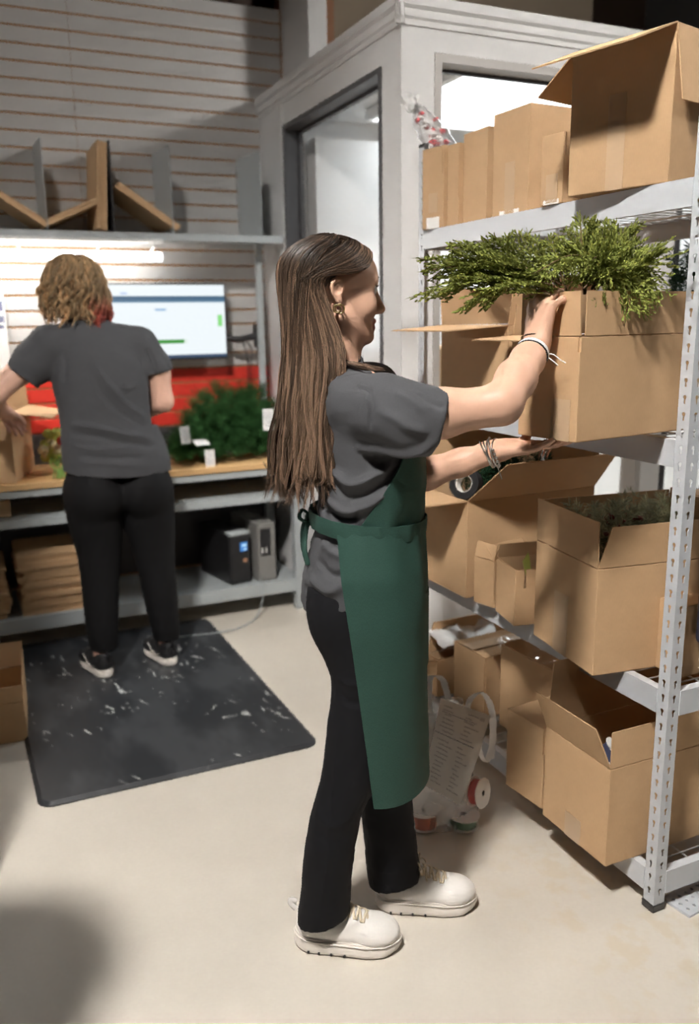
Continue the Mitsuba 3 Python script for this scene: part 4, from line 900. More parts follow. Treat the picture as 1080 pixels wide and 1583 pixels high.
for nv, q, lo, hi in (((0, .66, -.75), (.06, .318, 1.288), (-.1, .22, 1.1), (.28, .42, 1.5)), ((0, -.2, -.98), (.03, -.22, 1.292), (-.1, -.34, 1.1), (.28, -.165, 1.5))):
    n = np.array(nv); d = float(n @ q); tt = .25 if nv[1] > 0 else -.165
    F.put(lambda x, y, z, n=n, d=d, sg=np.sign(nv[1]), tt=tt: np.maximum(d - (n[0] * x + n[1] * y + n[2] * z), sg * (tt - y)), lo, hi, .004, 's')
F.bone((.085, .055, 1.485), (.09, .065, 1.58), .062, .066, .004, 's')
F.clip((.1, .05, -1), -.895)
m = wrinkle(F.mesh(2), .004, (.2, .2, .09), 8)
m = creases(m, [([(-.09, .06, 1.36), (-.10, .0, 1.25), (-.10, -.08, 1.16), (-.07, -.17, 1.10)], .009, .013), ([(-.09, .08, 1.33), (-.10, .03, 1.22), (-.10, -.05, 1.13), (-.08, -.15, 1.06)], -.007, .013),
    ([(-.06, .17, 1.10), (-.11, .06, 1.085), (-.12, -.06, 1.05), (-.07, -.19, 1.01)], .011, .012), ([(-.06, .17, 1.065), (-.12, .06, 1.05), (-.12, -.06, 1.015), (-.07, -.20, .985)], -.009, .012),
    ([(-.08, .18, 1.02), (-.13, .08, 1.005), (-.13, -.05, 1.0)], .005, .010), ([(-.09, .15, .98), (-.14, .02, .965), (-.12, -.14, .955)], -.005, .010), ([(-.10, .16, .955), (-.14, .02, .94), (-.13, -.10, .92)], .005, .012),
    ([(-.04, -.17, 1.40), (-.06, -.185, 1.33), (-.05, -.19, 1.26)], -.010, .012), ([(-.03, -.23, 1.38), (-.03, -.25, 1.33), (-.03, -.26, 1.30)], -.005, .008), ([(-.06, .17, 1.40), (-.07, .19, 1.32), (-.06, .20, 1.26)], -.008, .014), ([(-.07, -.13, 1.26), (-.09, -.08, 1.24), (-.10, -.03, 1.25)], .005, .010)])
mk(K + '__t_shirt', W2.mesh(m), 'tee_grey', smooth=True)
pr('ankle_skin', [.56, .33, .25], .5); pr('sneaker_black', [.012, .012, .013], .6, specular=.3); pr('lace_black', [.02, .02, .02], .8)
def shoe_put2(x, y, deg):
    def put(mesh): return place(mesh, x, y, .0150, deg)
    return put
for nm, x, y, deg in (('sneaker', .447, 3.515, 104), ('sneaker_001', .727, 3.520, 103)):
    put = shoe_put2(x, y, deg)
    sneaker(f'{K}__{nm}', put, ('sneaker_black', 'sole_white', 'lace_black', 'sneaker_black'), L=.26, wt=.095, wh=.074, h0=.038, h1=.026, low=True)
    for s in (1, -1):
        st = spline([(.055, s * .040, .048), (.085, s * .043, .040), (.125, s * .044, .052), (.165, s * .043, .072)], 14)
        mk(f'{K}__{nm}__' + ('side_stripe' if s > 0 else 'side_stripe_001'), put(tube(st, .004 * np.sin(np.linspace(.3, 2.9, 14)) + .001, 6, flat=.5)), 'sole_white', smooth=True)
    mk(f'{K}__{"sock" if nm == "sneaker" else "sock_001"}', put(tube([(.062, 0, .06), (.070, 0, .11), (.080, 0, .16)], [.031, .033, .036], 18)), 'ankle_skin', smooth=True)
def w2_hair():
    r = np.random.default_rng(5); c = L2((-.012, 0, .024)); G = []; red = []
    for i in range(230):
        az = r.uniform(-180, 180); 
        if abs(az) < 50: az = 50 * np.sign(az) + r.uniform(0, 60) * np.sign(az)
        k = 1 + .10 * r.random(); pts = []
        for el in (80, 55, 28, 2):
            a, e = math.radians(az * (.4 + .6 * min(1, (90 - el) / 40))), math.radians(el)
            pts.append(c + np.array([math.cos(e) * math.cos(a) * .118, -math.cos(e) * math.sin(a) * .110, math.sin(e) * .108]) * k @ R2)
        a = math.radians(az); base = c + np.array([math.cos(a) * .125, -math.sin(a) * .118, 0]) * k @ R2
        end = 1.525 + r.normal(0, .022) + (-.04 if -150 < az < -75 else 0) * 0
        near = az > 100 and az < 168
        if near: end = 1.480 + r.normal(0, .02)
        for j, u in enumerate((.3, .65, 1)):
            q = base.copy(); q[2] = base[2] * (1 - u) + end * u; q[0] += .012 * math.sin(3.1 * u * 2 + i) ; q[1] += .014 * math.cos(3.1 * u * 2 + i * 1.7); q[:2] += (np.array(c[:2]) - q[:2]) * (.07 * u)
            pts.append(q)
        p = spline(np.array(pts), 26); u = np.linspace(0, 1, 26); ph = r.random() * 6.28; amp = .0105 * np.clip(u * 1.8 - .25, 0, 1); fr = r.uniform(15, 22)
        t = np.gradient(p, axis=0); t /= np.linalg.norm(t, axis=1, keepdims=True); aa = np.cross(t, [.2, .3, .9]); aa /= np.linalg.norm(aa, axis=1, keepdims=True); bb = np.cross(t, aa)
        G.append(p + aa * (amp * np.cos(fr * u + ph))[:, None] + bb * (amp * np.sin(fr * u + ph))[:, None]); red.append(near)
    root, tip = np.array([.24, .15, .075]), np.array([.62, .43, .24])
    def col(tone, u): return (root * (1 - .6 * u) + tip * .6 * u) * (.45 + 1.1 * tone)
    def colr(tone, u): w = np.clip((u - .74) / .16, 0, 1); return (root * (1 - .6 * u) + tip * .6 * u) * (.5 + .9 * tone) * (1 - w) + w * np.array([.42, .085, .06]) * (.7 + .7 * tone)
    a, ca = locks([g for g, x in zip(G, red) if not x], r, 22, 40, .0014, .0075, .0045, col, .3); b, cb = locks([g for g, x in zip(G, red) if x], r, 22, 40, .0014, .0075, .0055, colr, .3)
    return trimesh.util.concatenate([a, b]), np.vstack([ca, cb])
m, cc = w2_hair(); scene[K + '__hair'] = mikit.ply(W2.mesh(m), 'hair', smooth=True, color=cc)
F = Field((-.10, -.10, 1.48), (.28, .28, 1.80), .006); F.ell(L2((-.020, 0, .026)), (.103, .094, .096), .01, 'u', R2); F.loft([(1.52, .06, .085, .05, .07), (1.60, .06, .09, .075, .085)], .03); F.ell(L2((.085, 0, -.02)), (.05, .055, .09), .01, 's', R2)
m = F.mesh(2); scene[K + '__hair__under_layer'] = mikit.ply(W2.mesh(m), 'hair', smooth=True, color=np.tile([.26, .17, .085], (len(m.vertices), 1)))

# ================================================================== greenery
scene['leaf_vc'] = {'type': 'principledthin', 'base_color': {'type': 'mesh_attribute', 'name': 'vertex_color'}, 'roughness': .55, 'diff_trans': .5, 'spec_trans': 0.0}
pr('stem_brown', [.10, .06, .03], .8)
def blades(P, D, L, Wd, col, rng, tri=2):
    """Flat pointed leaves at P along D."""
    n = len(P); D = D / np.linalg.norm(D, axis=1, keepdims=True); a = np.cross(D, rng.normal(size=(n, 3))); a /= np.linalg.norm(a, axis=1, keepdims=True)
    L = np.broadcast_to(L, (n,))[:, None]; Wd = np.broadcast_to(Wd, (n,))[:, None]
    v = np.stack([P - a * Wd * .5, P + D * L * .55 + a * Wd * .5, P + D * L, P + D * L * .45 - a * Wd * .5], 1)
    f = (np.arange(n) * 4)[:, None, None] + np.array([[0, 1, 2], [0, 2, 3]])[None]
    return v.reshape(-1, 3), f.reshape(-1, 3), np.repeat(col, 4, 0)
def merge(parts):
    V, F_, C_, at = [], [], [], 0
    for v, f, c in parts: V.append(v); F_.append(f + at); C_.append(c); at += len(v)
    return trimesh.Trimesh(np.vstack(V), np.vstack(F_), process=False), np.vstack(C_)
def cedar_frond(base, tip, droop, width, rng, n_side=15, tone=0.0):
    """Flat spray: a bent stem, alternate branchlets, each set with short scaly twigs."""
    base, tip = np.array(base, float), np.array(tip, float); d = tip - base; L = np.linalg.norm(d); mid = (base + tip) / 2 + np.array([0, 0, droop]); c = spline([base, mid, tip], 40)
    dirs = np.gradient(c, axis=0); dirs /= np.linalg.norm(dirs, axis=1, keepdims=True)
    side0 = np.cross(dirs[20], rng.normal(size=3) * .45 + np.array([0, .25, 1])); side0 /= np.linalg.norm(side0)
    P, D, Ln = [], [], []
    for k in range(2, 40): P.append(c[k]); D.append(dirs[k]); Ln.append(.014)
    for i in range(n_side * 2):
        u = .06 + .92 * i / (n_side * 2); k = int(u * 39); s = 1 if i % 2 else -1
        l = width * (np.sin(np.pi * min(1, .22 + .80 * u)) * .75 + .12) * (.75 + .5 * rng.random())
        dd = dirs[k] * .85 + side0 * s * .75 + rng.normal(size=3) * .13; dd /= np.linalg.norm(dd); m = max(4, int(l / .0052))
        for q in range(m):
            t = (q + .5) / m; pos = c[k] + dd * l * t + dirs[k] * l * .28 * t * t + np.array([0, 0, -.18 * l * t * t])
            P.append(pos); D.append(dd + dirs[k] * .4 * t); Ln.append(.010)
            if q % 2 == 0 and q > 0:
                for s2 in (1, -1):
                    tw = dd * .8 + dirs[k] * .25 + np.cross(dd, np.cross(dirs[k], side0)) * s2 * .75 + rng.normal(size=3) * .12; tw /= np.linalg.norm(tw); tl = l * .30 * (1 - t * .75) * (.7 + .6 * rng.random())
                    for w in range(max(2, int(tl / .006))): P.append(pos + tw * .006 * w); D.append(tw + rng.normal(size=3) * .15); Ln.append(.0085)
    P, D, Ln = np.array(P), np.array(D), np.array(Ln); n = len(P)
    g = np.array([.185, .215, .058])[None] * (1 + tone) * (.65 + .7 * rng.random((n, 1))) + np.array([.07, .05, .0]) * (rng.random((n, 1)) ** 3)
    return blades(P, D + rng.normal(size=(n, 3)) * .10, Ln * 1.2, .0054, g, rng), c
def cedar(key, label, fronds, seed, group=None):
    r = np.random.default_rng(seed); parts, st = [], []
    lab(key, label, 'evergreen branch', group)
    for (b, t, dr_, w, tone) in fronds:
        q, c = cedar_frond(b, t, dr_, w, r, tone=tone); parts.append(q); st.append(tube(c, np.linspace(.0026, .0008, len(c)), 5))
    m, c = merge(parts); scene[key + '__foliage'] = mikit.ply(m, 'leaf_vc', smooth=False, color=c); labels[key + '__foliage'] = {'kind': 'stuff'}
    mk(key + '__stems', cat_(st), 'stem_brown', smooth=True)
B0 = np.array([1.195, 1.495, 1.545])
cedar('cedar_bough', 'fresh green cedar bough spreading to the left over the edge of the held cardboard box', [
    (B0, (.905, 1.66, 1.545), .035, .085, .1), (B0 + [-.03, .02, .01], (.93, 1.67, 1.625), .02, .075, 0), (B0 + [-.04, .01, .02], (.99, 1.64, 1.655), .02, .080, -.1), (B0 + [-.05, 0, 0], (.985, 1.60, 1.515), .03, .075, .15),
    (B0 + [-.05, 0, .02], (1.03, 1.57, 1.520), .03, .070, .05), (B0 + [-.02, .03, .02], (1.06, 1.62, 1.645), .01, .080, -.2), (B0 + [-.02, 0, .02], (.965, 1.63, 1.585), .03, .080, 0), (B0 + [0, .03, .02], (1.10, 1.60, 1.66), .005, .075, -.15),
    (B0 + [-.09, .03, .03], (.935, 1.66, 1.60), .02, .070, -.1), (B0 + [-.1, .03, .02], (.965, 1.64, 1.55), .02, .07, .1), (B0 + [0, .02, .0], (1.085, 1.56, 1.575), .02, .06, -.25), (B0 + [-.08, .03, .03], (1.00, 1.66, 1.62), .01, .07, -.2)], 31, 'cedar boughs in the held box')
cedar('cedar_bough_001', 'fresh green cedar bough hanging to the right over the held cardboard box', [
    (B0 + [.04, 0, .0], (1.235, 1.52, 1.705), .0, .060, -.1), (B0 + [.05, .01, .0], (1.275, 1.52, 1.70), .0, .062, -.2), (B0 + [.06, .0, .01], (1.335, 1.53, 1.63), .03, .080, .0), (B0 + [.05, -.01, .01], (1.385, 1.50, 1.575), .045, .080, .15), (B0 + [.05, -.02, .01], (1.345, 1.475, 1.515), .05, .075, .3),
    (B0 + [.02, -.02, .01], (1.295, 1.465, 1.545), .04, .070, .25), (B0 + [.10, .0, .01], (1.215, 1.475, 1.585), .05, .080, .2), (B0 + [.13, .0, .02], (1.10, 1.50, 1.585), .05, .075, .25), (B0 + [.08, .03, .02], (1.315, 1.56, 1.66), .01, .07, -.2), (B0 + [.02, .03, 0], (1.19, 1.56, 1.66), .0, .06, -.2), (B0 + [.10, 0, 0], (1.40, 1.53, 1.555), .05, .07, .1), (B0 + [.12, -.03, .02], (1.365, 1.455, 1.500), .06, .085, .25), (B0 + [.10, -.03, .02], (1.31, 1.44, 1.50), .06, .075, .3), (B0 + [.14, -.02, .03], (1.395, 1.465, 1.545), .05, .08, .1), (B0 + [.06, -.02, .03], (1.26, 1.45, 1.535), .05, .07, .2), (B0 + [.12, 0, .03], (1.33, 1.50, 1.67), .02, .07, -.1)], 32, 'cedar boughs in the held box')
def needles(key, label, cat, centres, dirs, n_each, L, Wd, col, seed, sprig=.07, group=None, spread=.65):
    """Heap of needled sprigs: every sprig is a short twig set round with needles."""
    r = np.random.default_rng(seed); P, D, C_ = [], [], []
    for c, d in zip(centres, dirs):
        d = d / np.linalg.norm(d); t = r.random(n_each); a = r.normal(size=(n_each, 3)); a -= (a @ d)[:, None] * d; a /= np.linalg.norm(a, axis=1, keepdims=True)
        P.append(c + d * (t * sprig)[:, None]); D.append(d * spread + a); tone = r.random(); C_.append(np.array(col)[None] * (.55 + .7 * tone) * (.7 + .6 * r.random((n_each, 1))))
    P, D, C_ = np.vstack(P), np.vstack(D), np.vstack(C_)
    v, f, c = blades(P, D, L, Wd, C_, r); lab(key, label, cat, group)
    scene[key + '__foliage'] = mikit.ply(trimesh.Trimesh(v, f, process=False), 'leaf_vc', color=c); labels[key + '__foliage'] = {'kind': 'stuff'}
def heap(c, rad, n, seed, lift=.4, ring=None):
    r = np.random.default_rng(seed); d = r.normal(size=(n, 3)); d[:, 2] = np.abs(d[:, 2]); d /= np.linalg.norm(d, axis=1, keepdims=True); k = (.55 + .45 * r.random(n)) [:, None]
    P = np.array(c) + d * np.array(rad) * k; return P, d + r.normal(size=(n, 3)) * .5 + [0, 0, lift * .2]
P, D = heap((1.235, 4.29, .82), (.245, .20, .315), 620, 3); P2, D2 = heap((1.38, 4.33, .82), (.155, .18, .325), 260, 4); P3, D3 = heap((1.06, 4.26, .80), (.10, .15, .21), 160, 6)
P, D = np.vstack([P, P2, P3]), np.vstack([D, D2, D3]); P[:, 2] = np.maximum(P[:, 2], .835); ok = (P[:, 0] < 1.50) & (P[:, 1] < 4.52); P, D = P[ok], D[ok]
D[:, 2] = np.where(P[:, 2] < .86, np.abs(D[:, 2]), D[:, 2])
needles('evergreen_wreath', 'bushy dark green evergreen wreath lying on the wooden bench top below the monitor', 'wreath', P, D, 46, .030, .0034, (.038, .105, .034), 9, .075)
mk('evergreen_wreath__wire_ring', tube([(1.235 + .15 * math.cos(t), 4.29 + .10 * math.sin(t), .90 + .06 * math.sin(t)) for t in np.linspace(0, 6.283, 30)], .004, 8, cap=False), 'wire_steel', smooth=True)
def tag(key, c, w, h, rx, rz, label):
    m = bx(-w / 2, -.0006, -h / 2, w / 2, .0006, h / 2); q = [bx(-w * .32, -.001, z, w * .32, -.0004, z + h * .035) for z in np.arange(-h * .3, h * .32, h * .12)]
    def put(a):
        a = tm(a).copy(); a.apply_transform(trimesh.transformations.euler_matrix(rx, 0, rz)); a.apply_translation(c); return a
    mk('evergreen_wreath__' + key, put(m), 'white_paper', label=label); mk(f'evergreen_wreath__{key}__print', put(cat_(q)), 'ink_grey')
tag('paper_tag', (.975, 4.10, .958), .055, .085, -.15, .35, 'white paper tag on the left of the wreath')
tag('paper_tag_001', (1.046, 4.07, .921), .075, .055, -1.15, .2, 'white paper tag lying flat on the wreath')
tag('paper_tag_002', (1.082, 4.055, .842), .050, .085, -.1, .0, 'white printed label at the front of the wreath')
tag('paper_tag_003', (1.400, 4.08, 1.01), .055, .11, -.2, -.3, 'white paper tag on the right of the wreath')
# frosted greenery with berries in the tall third shelf box
r_ = np.random.default_rng(12); n = 130
def in_box(a, b, z): c_, s_ = math.cos(math.radians(-8.2)), math.sin(math.radians(-8.2)); return np.stack([1.378 + a * c_ - b * s_, 1.571 + a * s_ + b * c_, z], 1)
P = in_box(.07 + .27 * r_.random(n), .075 + .16 * r_.random(n), .83 + .125 * r_.random(n)); D = r_.normal(size=(n, 3)) * [.45, .45, .2] + [0, 0, .9]
needles('frosted_greenery', 'frosted pale green foliage with dark red berries filling the tall box on the third shelf', 'greenery', P, D, 60, .026, .0036, (.52, .54, .38), 14, .085)
P = in_box(.06 + .12 * r_.random(16), .07 + .10 * r_.random(16), .955 + .035 * r_.random(16))
pr('berry', [.16, .02, .03], .25, specular=.6)
for i, p in enumerate(P): mk('frosted_greenery__' + num('berry'), trimesh.creation.icosphere(2, .007).apply_translation(p), 'berry', smooth=True)
# dark garland in the large open box on the third shelf, and the greenery on the second shelf at the right
n = 150; P = np.stack([1.50 + .36 * r_.random(n), 2.33 + .10 * r_.random(n), .86 + .155 * r_.random(n)], 1); D = r_.normal(size=(n, 3)) * [.8, .45, .6] + [0, 0, .5]
needles('dark_garland', 'very dark green garland heaped in the large open box on the third shelf', 'garland', P, D, 40, .028, .0034, (.020, .050, .026), 15, .07)
n = 60; P = np.stack([1.985 + .09 * r_.random(n), 1.90 + .10 * r_.random(n), 1.46 + .17 * r_.random(n)], 1); D = r_.normal(size=(n, 3)) + [0, 0, .6]
needles('dark_sprig', 'dark green sprig at the right end of the second shelf behind the post', 'greenery', P, D, 46, .030, .0036, (.035, .07, .04), 16, .08)
# cream and lime flowers on the bench
pr('petal_cream', [.78, .68, .42], .6); pr('petal_lime', [.50, .58, .14], .6); pr('petal_red', [.55, .03, .03], .5)
lab('flower_bunch', 'bunch of lime and cream artificial flowers lying on the bench beside the open box', 'flowers')
r_ = np.random.default_rng(8)
for i in range(20):
    c = np.array([.315 + .13 * r_.random(), 4.17 + .16 * r_.random(), .86 + .15 * r_.random()]); ms = []
    if i == 4: c = np.array([.405, 4.15, .965])
    for q in range(16):
        d = r_.normal(size=3); d /= np.linalg.norm(d); e = trimesh.creation.icosphere(1, 1.0); e.apply_scale([.020, .014, .006]); a, b, _ = frame_of(d); M = np.eye(4); M[:3, :3] = np.stack([a, b, d], 1); M[:3, 3] = c + d * .017; e.apply_transform(M); ms.append(e)
    mk('flower_bunch__' + num('flower'), cat_(ms), 'petal_red' if i == 4 else ('petal_lime' if i % 2 else 'petal_cream'), smooth=True)
q = [tube(spline([(.34 + .1 * r_.random(), 4.24, .90), (.34 + .08 * r_.random(), 4.14 - .05 * r_.random(), .86), (.32 + .12 * r_.random(), 4.08 - .03 * r_.random(), .806)], 10), .0028, 6) for i in range(14)]
pr('stem_green', [.16, .28, .05], .6); mk('flower_bunch__stems', cat_(q), 'stem_green', smooth=True)

# ================================================================== bench things
carton('cardboard_box_021', 'open cardboard box on the wooden bench that the blond woman is filling', -.165, 4.140, .8008, -16, .360, .405, .315,
       [('x1', .18, 189, .08), ('y0', .14, 232, .04), ('y1', .15, 86, .05), ('x0', .13, 160, .05)], 'boxes on the bench')
lab('monitor', 'large wall monitor showing a white order page with a dark blue bar above the bench', 'monitor')
MX0, MX1, MZ0, MZ1, MY = .660, 1.298, 1.318, 1.684, 4.42
mk('monitor__casing', rbx(MX0 - .008, MY, MZ0 - .010, MX1 + .008, MY + .035, MZ1 + .008, .004), 'black_plastic')
def scr(key, x0, x1, z0, z1, col, dy, k=SCREEN_POWER):
    v = np.array([(x0, MY - dy, z0), (x1, MY - dy, z0), (x1, MY - dy, z1), (x0, MY - dy, z1)]); scene[key] = {**mikit.ply((v, np.array([[0, 1, 2, 3]])), 'black_plastic'), 'emitter': emit([c * k for c in col])}
scr('monitor__screen', MX0, MX1, MZ0, MZ1, (.86, .93, .96), .0006)
scr('monitor__screen__title_bar', MX0, MX1, 1.606, 1.629, (.055, .13, .22), .0012)
scr('monitor__screen__light_bar', MX0, MX1, 1.597, 1.606, (.13, .25, .37), .0013)
scr('monitor__screen__task_bar', MX0, MX1, MZ0, 1.334, (.035, .07, .14), .0012)
scr('monitor__screen__progress_bar', .86, 1.075, 1.392, 1.412, (.05, .30, .05), .0012)
scr('monitor__screen__progress_end', 1.075, 1.092, 1.392, 1.412, (.75, .86, .78), .0014)
scr('monitor__screen__status_block', 1.258, 1.282, 1.475, 1.533, (.25, .72, .22), .0012)
scr('monitor__screen__caption', .934, .990, 1.556, 1.567, (.30, .48, .72), .0012)
scr('monitor__screen__heading', .768, .80, 1.636, 1.648, (.50, .62, .85), .0012)
mk('monitor__arm', cat_([tube(spline([(1.28, MY + .045, 1.425), (1.36, MY + .0, 1.405), (1.43, MY - .005, 1.415), (1.468, 4.405, 1.42)], 14), .016, 10), rbx(1.20, MY + .036, 1.38, 1.29, MY + .052, 1.46, .004)]), 'black_plastic', smooth=40)
mk('monitor__arm__clamp', cat_([rbx(1.452, 4.392, 1.36, 1.502, 4.43, 1.48, .006), tube([(1.477, 4.41, 1.30), (1.477, 4.41, 1.50)], .012, 10)]), 'black_plastic', smooth=40)
mk('monitor__cable', cat_([tube(spline([(1.39, MY + .01, 1.40), (1.42, 4.46, 1.33), (1.44, 4.50, 1.22), (1.43, 4.54, 1.05)], 20), .0035, 6), tube(spline([(1.41, MY + .01, 1.40), (1.45, 4.46, 1.35), (1.455, 4.50, 1.25), (1.45, 4.54, 1.10)], 20), .0028, 6)]), 'black_plastic', smooth=True)
# paper sheet on the wall at the left edge
lab('wall_sheet', 'white printed sheet hanging at the left edge of the slat wall', 'sheet')
mk('wall_sheet__paper', place(rbx(-.22, -.001, -.20, .02, .001, .19, .0005), .215, 4.555, 1.46, 0), 'white_paper')
pr('print_blue', [.16, .17, .26], .6)
mk('wall_sheet__print', place(cat_([bx(-.10, -.0022, .055, .012, -.0012, .10), bx(-.10, -.0022, .0, .014, -.0012, .03), bx(-.06, -.0022, -.03, .010, -.0012, -.012)]), .213, 4.555, 1.51, 0), 'print_blue')
# computer and battery unit on the lower shelf
LS = .1612
lab('power_unit', 'black battery power unit with a glowing blue display on the lower bench shelf', 'power unit')
pu = lambda m: place(m, 1.165, 4.085, LS, 12)
mk('power_unit__body', pu(rbx(0, 0, 0, .125, .34, .275, .012)), 'black_plastic', smooth=40)
mk('power_unit__front', pu(rbx(.006, -.008, .004, .119, .004, .262, .006)), 'black_matte', smooth=40)
mk('power_unit__top_edge', pu(rbx(.002, -.009, .258, .123, .05, .280, .008)), 'steel_bench', smooth=40)
v = tm(pu(bx(.060, -.0095, .175, .100, -.0085, .222))); scene['power_unit__display'] = {**mikit.ply(v, 'black_plastic'), 'emitter': emit([.05, .22, .60])}
v = tm(pu(cat_([bx(.070, -.0105, .200, .097, -.0095, .212), bx(.080, -.0105, .180, .095, -.0095, .190)]))); scene['power_unit__display__digits'] = {**mikit.ply(v, 'black_plastic'), 'emitter': emit([.5, .8, 1.0])}
mk('power_unit__button', pu(tm(Manifold.cylinder(.006, .011, .011, 20).rotate((90, 0, 0)).translate((.085, -.008, .125)))), 'brick_orange')
lab('computer', 'slim grey desktop computer standing beside the black power unit on the lower bench shelf', 'computer')
pc = lambda m: place(m, 1.318, 4.075, LS, 6)
pr('pc_grey', [.20, .195, .185], .5, specular=.4)
mk('computer__body', pc(rbx(0, 0, 0, .100, .36, .315, .006) - bx(.012, -.01, .135, .074, .006, .285)), 'pc_grey')
mk('computer__drive_bay', pc(rbx(.013, .003, .137, .073, .012, .284, .002)), 'black_matte')
mk('computer__side_panel', pc(rbx(.1002, .006, .006, .1025, .354, .309, .001)), 'black_matte')
mk('computer__foot', pc(cat_([bx(.02, .02, -.0, .08, .05, .0005)])), 'black_plastic')
for i, x in enumerate((.020, .043)): mk('computer__' + num('port_cover'), pc(rbx(x, .0005, .150, x + .009, .004, .182, .001)), 'white_plastic')
mk('power_unit__cord', tube(spline([(1.322, 4.10, .172), (1.318, 4.022, .164), (1.312, 4.010, .10), (1.26, 3.97, .012), (1.14, 3.88, .004), (1.00, 3.83, .018), (.85, 3.85, .018), (.66, 3.87, .018)], 60), .0035, 8), 'steel_bench', smooth=True, label='thin grey cord running down to the rubber mat')
# flat cardboard stacked on the lower shelf: every folded carton is a thing of its own
ORD = ['topmost', 'second from the top', 'third from the top', 'fourth from the top', 'fifth from the top'] + [w + ' from the top' for w in 'sixth seventh eighth ninth tenth eleventh twelfth thirteenth fourteenth fifteenth sixteenth seventeenth'.split()]
def flats(x0, w, y0, d, n, seed, label, grp):
    r = np.random.default_rng(seed); z = LS + .0004
    for i in range(n):
        h = .012 + .008 * r.random(); dx, dy = r.normal(0, .007), r.normal(0, .006)
        k = num('flat_carton'); lab(k, f'folded flat carton, {ORD[n - 1 - i]} of the {label}', 'flat carton', grp)
        mk(k + '__sheet', place(rbx(0, 0, 0, w, d, h * .47, .001, 4), x0 + dx, y0 + dy, z, r.normal(0, .8)), 'cardboard')
        mk(k + '__sheet_001', place(rbx(0, 0, h * .51, w - .006, d, h * .98, .001, 4), x0 + dx + .002, y0 + dy + .002, z, r.normal(0, .8)), 'cardboard'); z += h + .0006
flats(.155, .36, 4.075, .36, 17, 2, 'right-hand stack on the lower bench shelf', 'right stack of flat cartons')
flats(-.30, .40, 4.075, .36, 15, 3, 'left-hand stack on the lower bench shelf', 'left stack of flat cartons')
carton('cardboard_box_022', 'low cardboard box on the middle bench shelf at the left edge', -.15, 4.12, .6345, 0, .30, .30, .075, [], 'boxes on the bench', closed=True, mat='cardboard')
# ------------------------------------------------------------------ cartons on the high shelf
def leaning(key, label, c, w, h, t, ry, rz=0, rx=0, n=2):
    lab(key, label, 'flat carton', 'flat cartons on the high shelf')
    for i in range(n):
        m = tm(rbx(-w / 2, -h / 2, -t / 2, w / 2, h / 2, t / 2, .0015, 4)); m.apply_translation((.004 * i, .005 * i, (t + .001) * i)); m.apply_transform(trimesh.transformations.euler_matrix(rx, ry, rz)); m.apply_translation(c)
        mk(key + '__' + ('panel' if i == 0 else f'panel_{i:03d}'), m, 'cardboard')
leaning('flat_carton_upright', 'folded brown carton standing upright on the high shelf against a divider', (.700, 4.375, 2.110), .385, .33, .014, math.radians(-86), 0, 0, 3)
leaning('flat_carton_tilted', 'folded brown carton sloping down to the right on the high shelf', (.885, 4.375, 2.025), .335, .33, .016, math.radians(34), 0, 0, 2)
leaning('flat_carton_sloped', 'folded brown carton sloping down to the left beneath the upright one on the high shelf', (.535, 4.375, 1.985), .27, .33, .014, math.radians(-24), 0, 0, 2)
leaning('flat_carton_leaning', 'folded brown carton sloping down to the right at the left edge of the high shelf', (.275, 4.375, 2.03), .36, .33, .014, math.radians(33), 0, 0, 2)
lab('black_folder', 'thin black board standing against the upright carton on the high shelf', 'board'); mk('black_folder__board', rbx(.7245, 4.215, SZ + .001, .7325, 4.54, 2.312, .001), 'black_matte')

# ================================================================== things in and by the rack
def wavy(P, amp, sc, seed):
    sh = P.shape; q = P.reshape(-1, 3); d = np.stack([meshkit.fbm(q / sc, 3, seed + i) - .5 for i in range(3)], 1) * 2 * amp; return (q + d).reshape(sh)
scene['frost_film'] = {'type': 'blendbsdf', 'weight': .07, 'a': {'type': 'thindielectric', 'int_ior': 1.45}, 'b': {'type': 'twosided', 'bsdf': {'type': 'principled', 'base_color': rgb(.8, .8, .8), 'roughness': .25}}}
pr('bag_white', [.74, .73, .72], .35, specular=.5)
def ribbon_spool(key, label, c, ax, R, w, col, grp):
    a, b, d = frame_of(ax); M = np.eye(4); M[:3, :3] = np.stack([a, b, d], 1); M[:3, 3] = c
    lab(key, label, 'ribbon spool', grp)
    fl = lathe([(.008, 0), (R - .002, 0), (R, .001), (R, .003), (R - .002, .004), (.008, .004), (.008, 0)], 40)
    mk(key + '__disc', xf(fl, M), 'white_paper', smooth=40); f2 = fl.copy(); f2.apply_translation((0, 0, w - .004)); mk(key + '__disc_001', xf(f2, M), 'white_paper', smooth=40)
    mk(key + '__ribbon', xf(lathe([(.010, .0045), (R * .82, .0045), (R * .83, w / 2), (R * .82, w - .0045), (.010, w - .0045), (.010, .0045)], 40), M), col, smooth=40)
    mk(key + '__hub', xf(lathe([(.0, .001), (.0085, .001), (.0085, w - .001), (.0, w - .001)], 20), M), 'black_matte', smooth=40)
pr('ribbon_red', [.36, .06, .05], .4); pr('ribbon_green', [.10, .17, .12], .45); pr('ribbon_navy', [.03, .035, .07], .4); pr('ribbon_pink', [.50, .20, .15], .45)
ribbon_spool('ribbon_spool', 'white-sided spool of dark red ribbon standing on edge in the clear carrier bag', (1.272, 1.945, .112), (.45, -.88, .15), .045, .036, 'ribbon_red', 'ribbon spools in the carrier bag')
ribbon_spool('ribbon_spool_001', 'spool of grey green ribbon lying flat at the bottom of the clear carrier bag', (1.245, 1.955, .004), (.03, -.03, 1), .050, .036, 'ribbon_green', 'ribbon spools in the carrier bag')
ribbon_spool('ribbon_spool_002', 'spool of pink ribbon lying under the paper sheet in the clear carrier bag', (1.135, 2.00, .004), (.0, .02, 1), .045, .05, 'ribbon_pink', 'ribbon spools in the carrier bag')
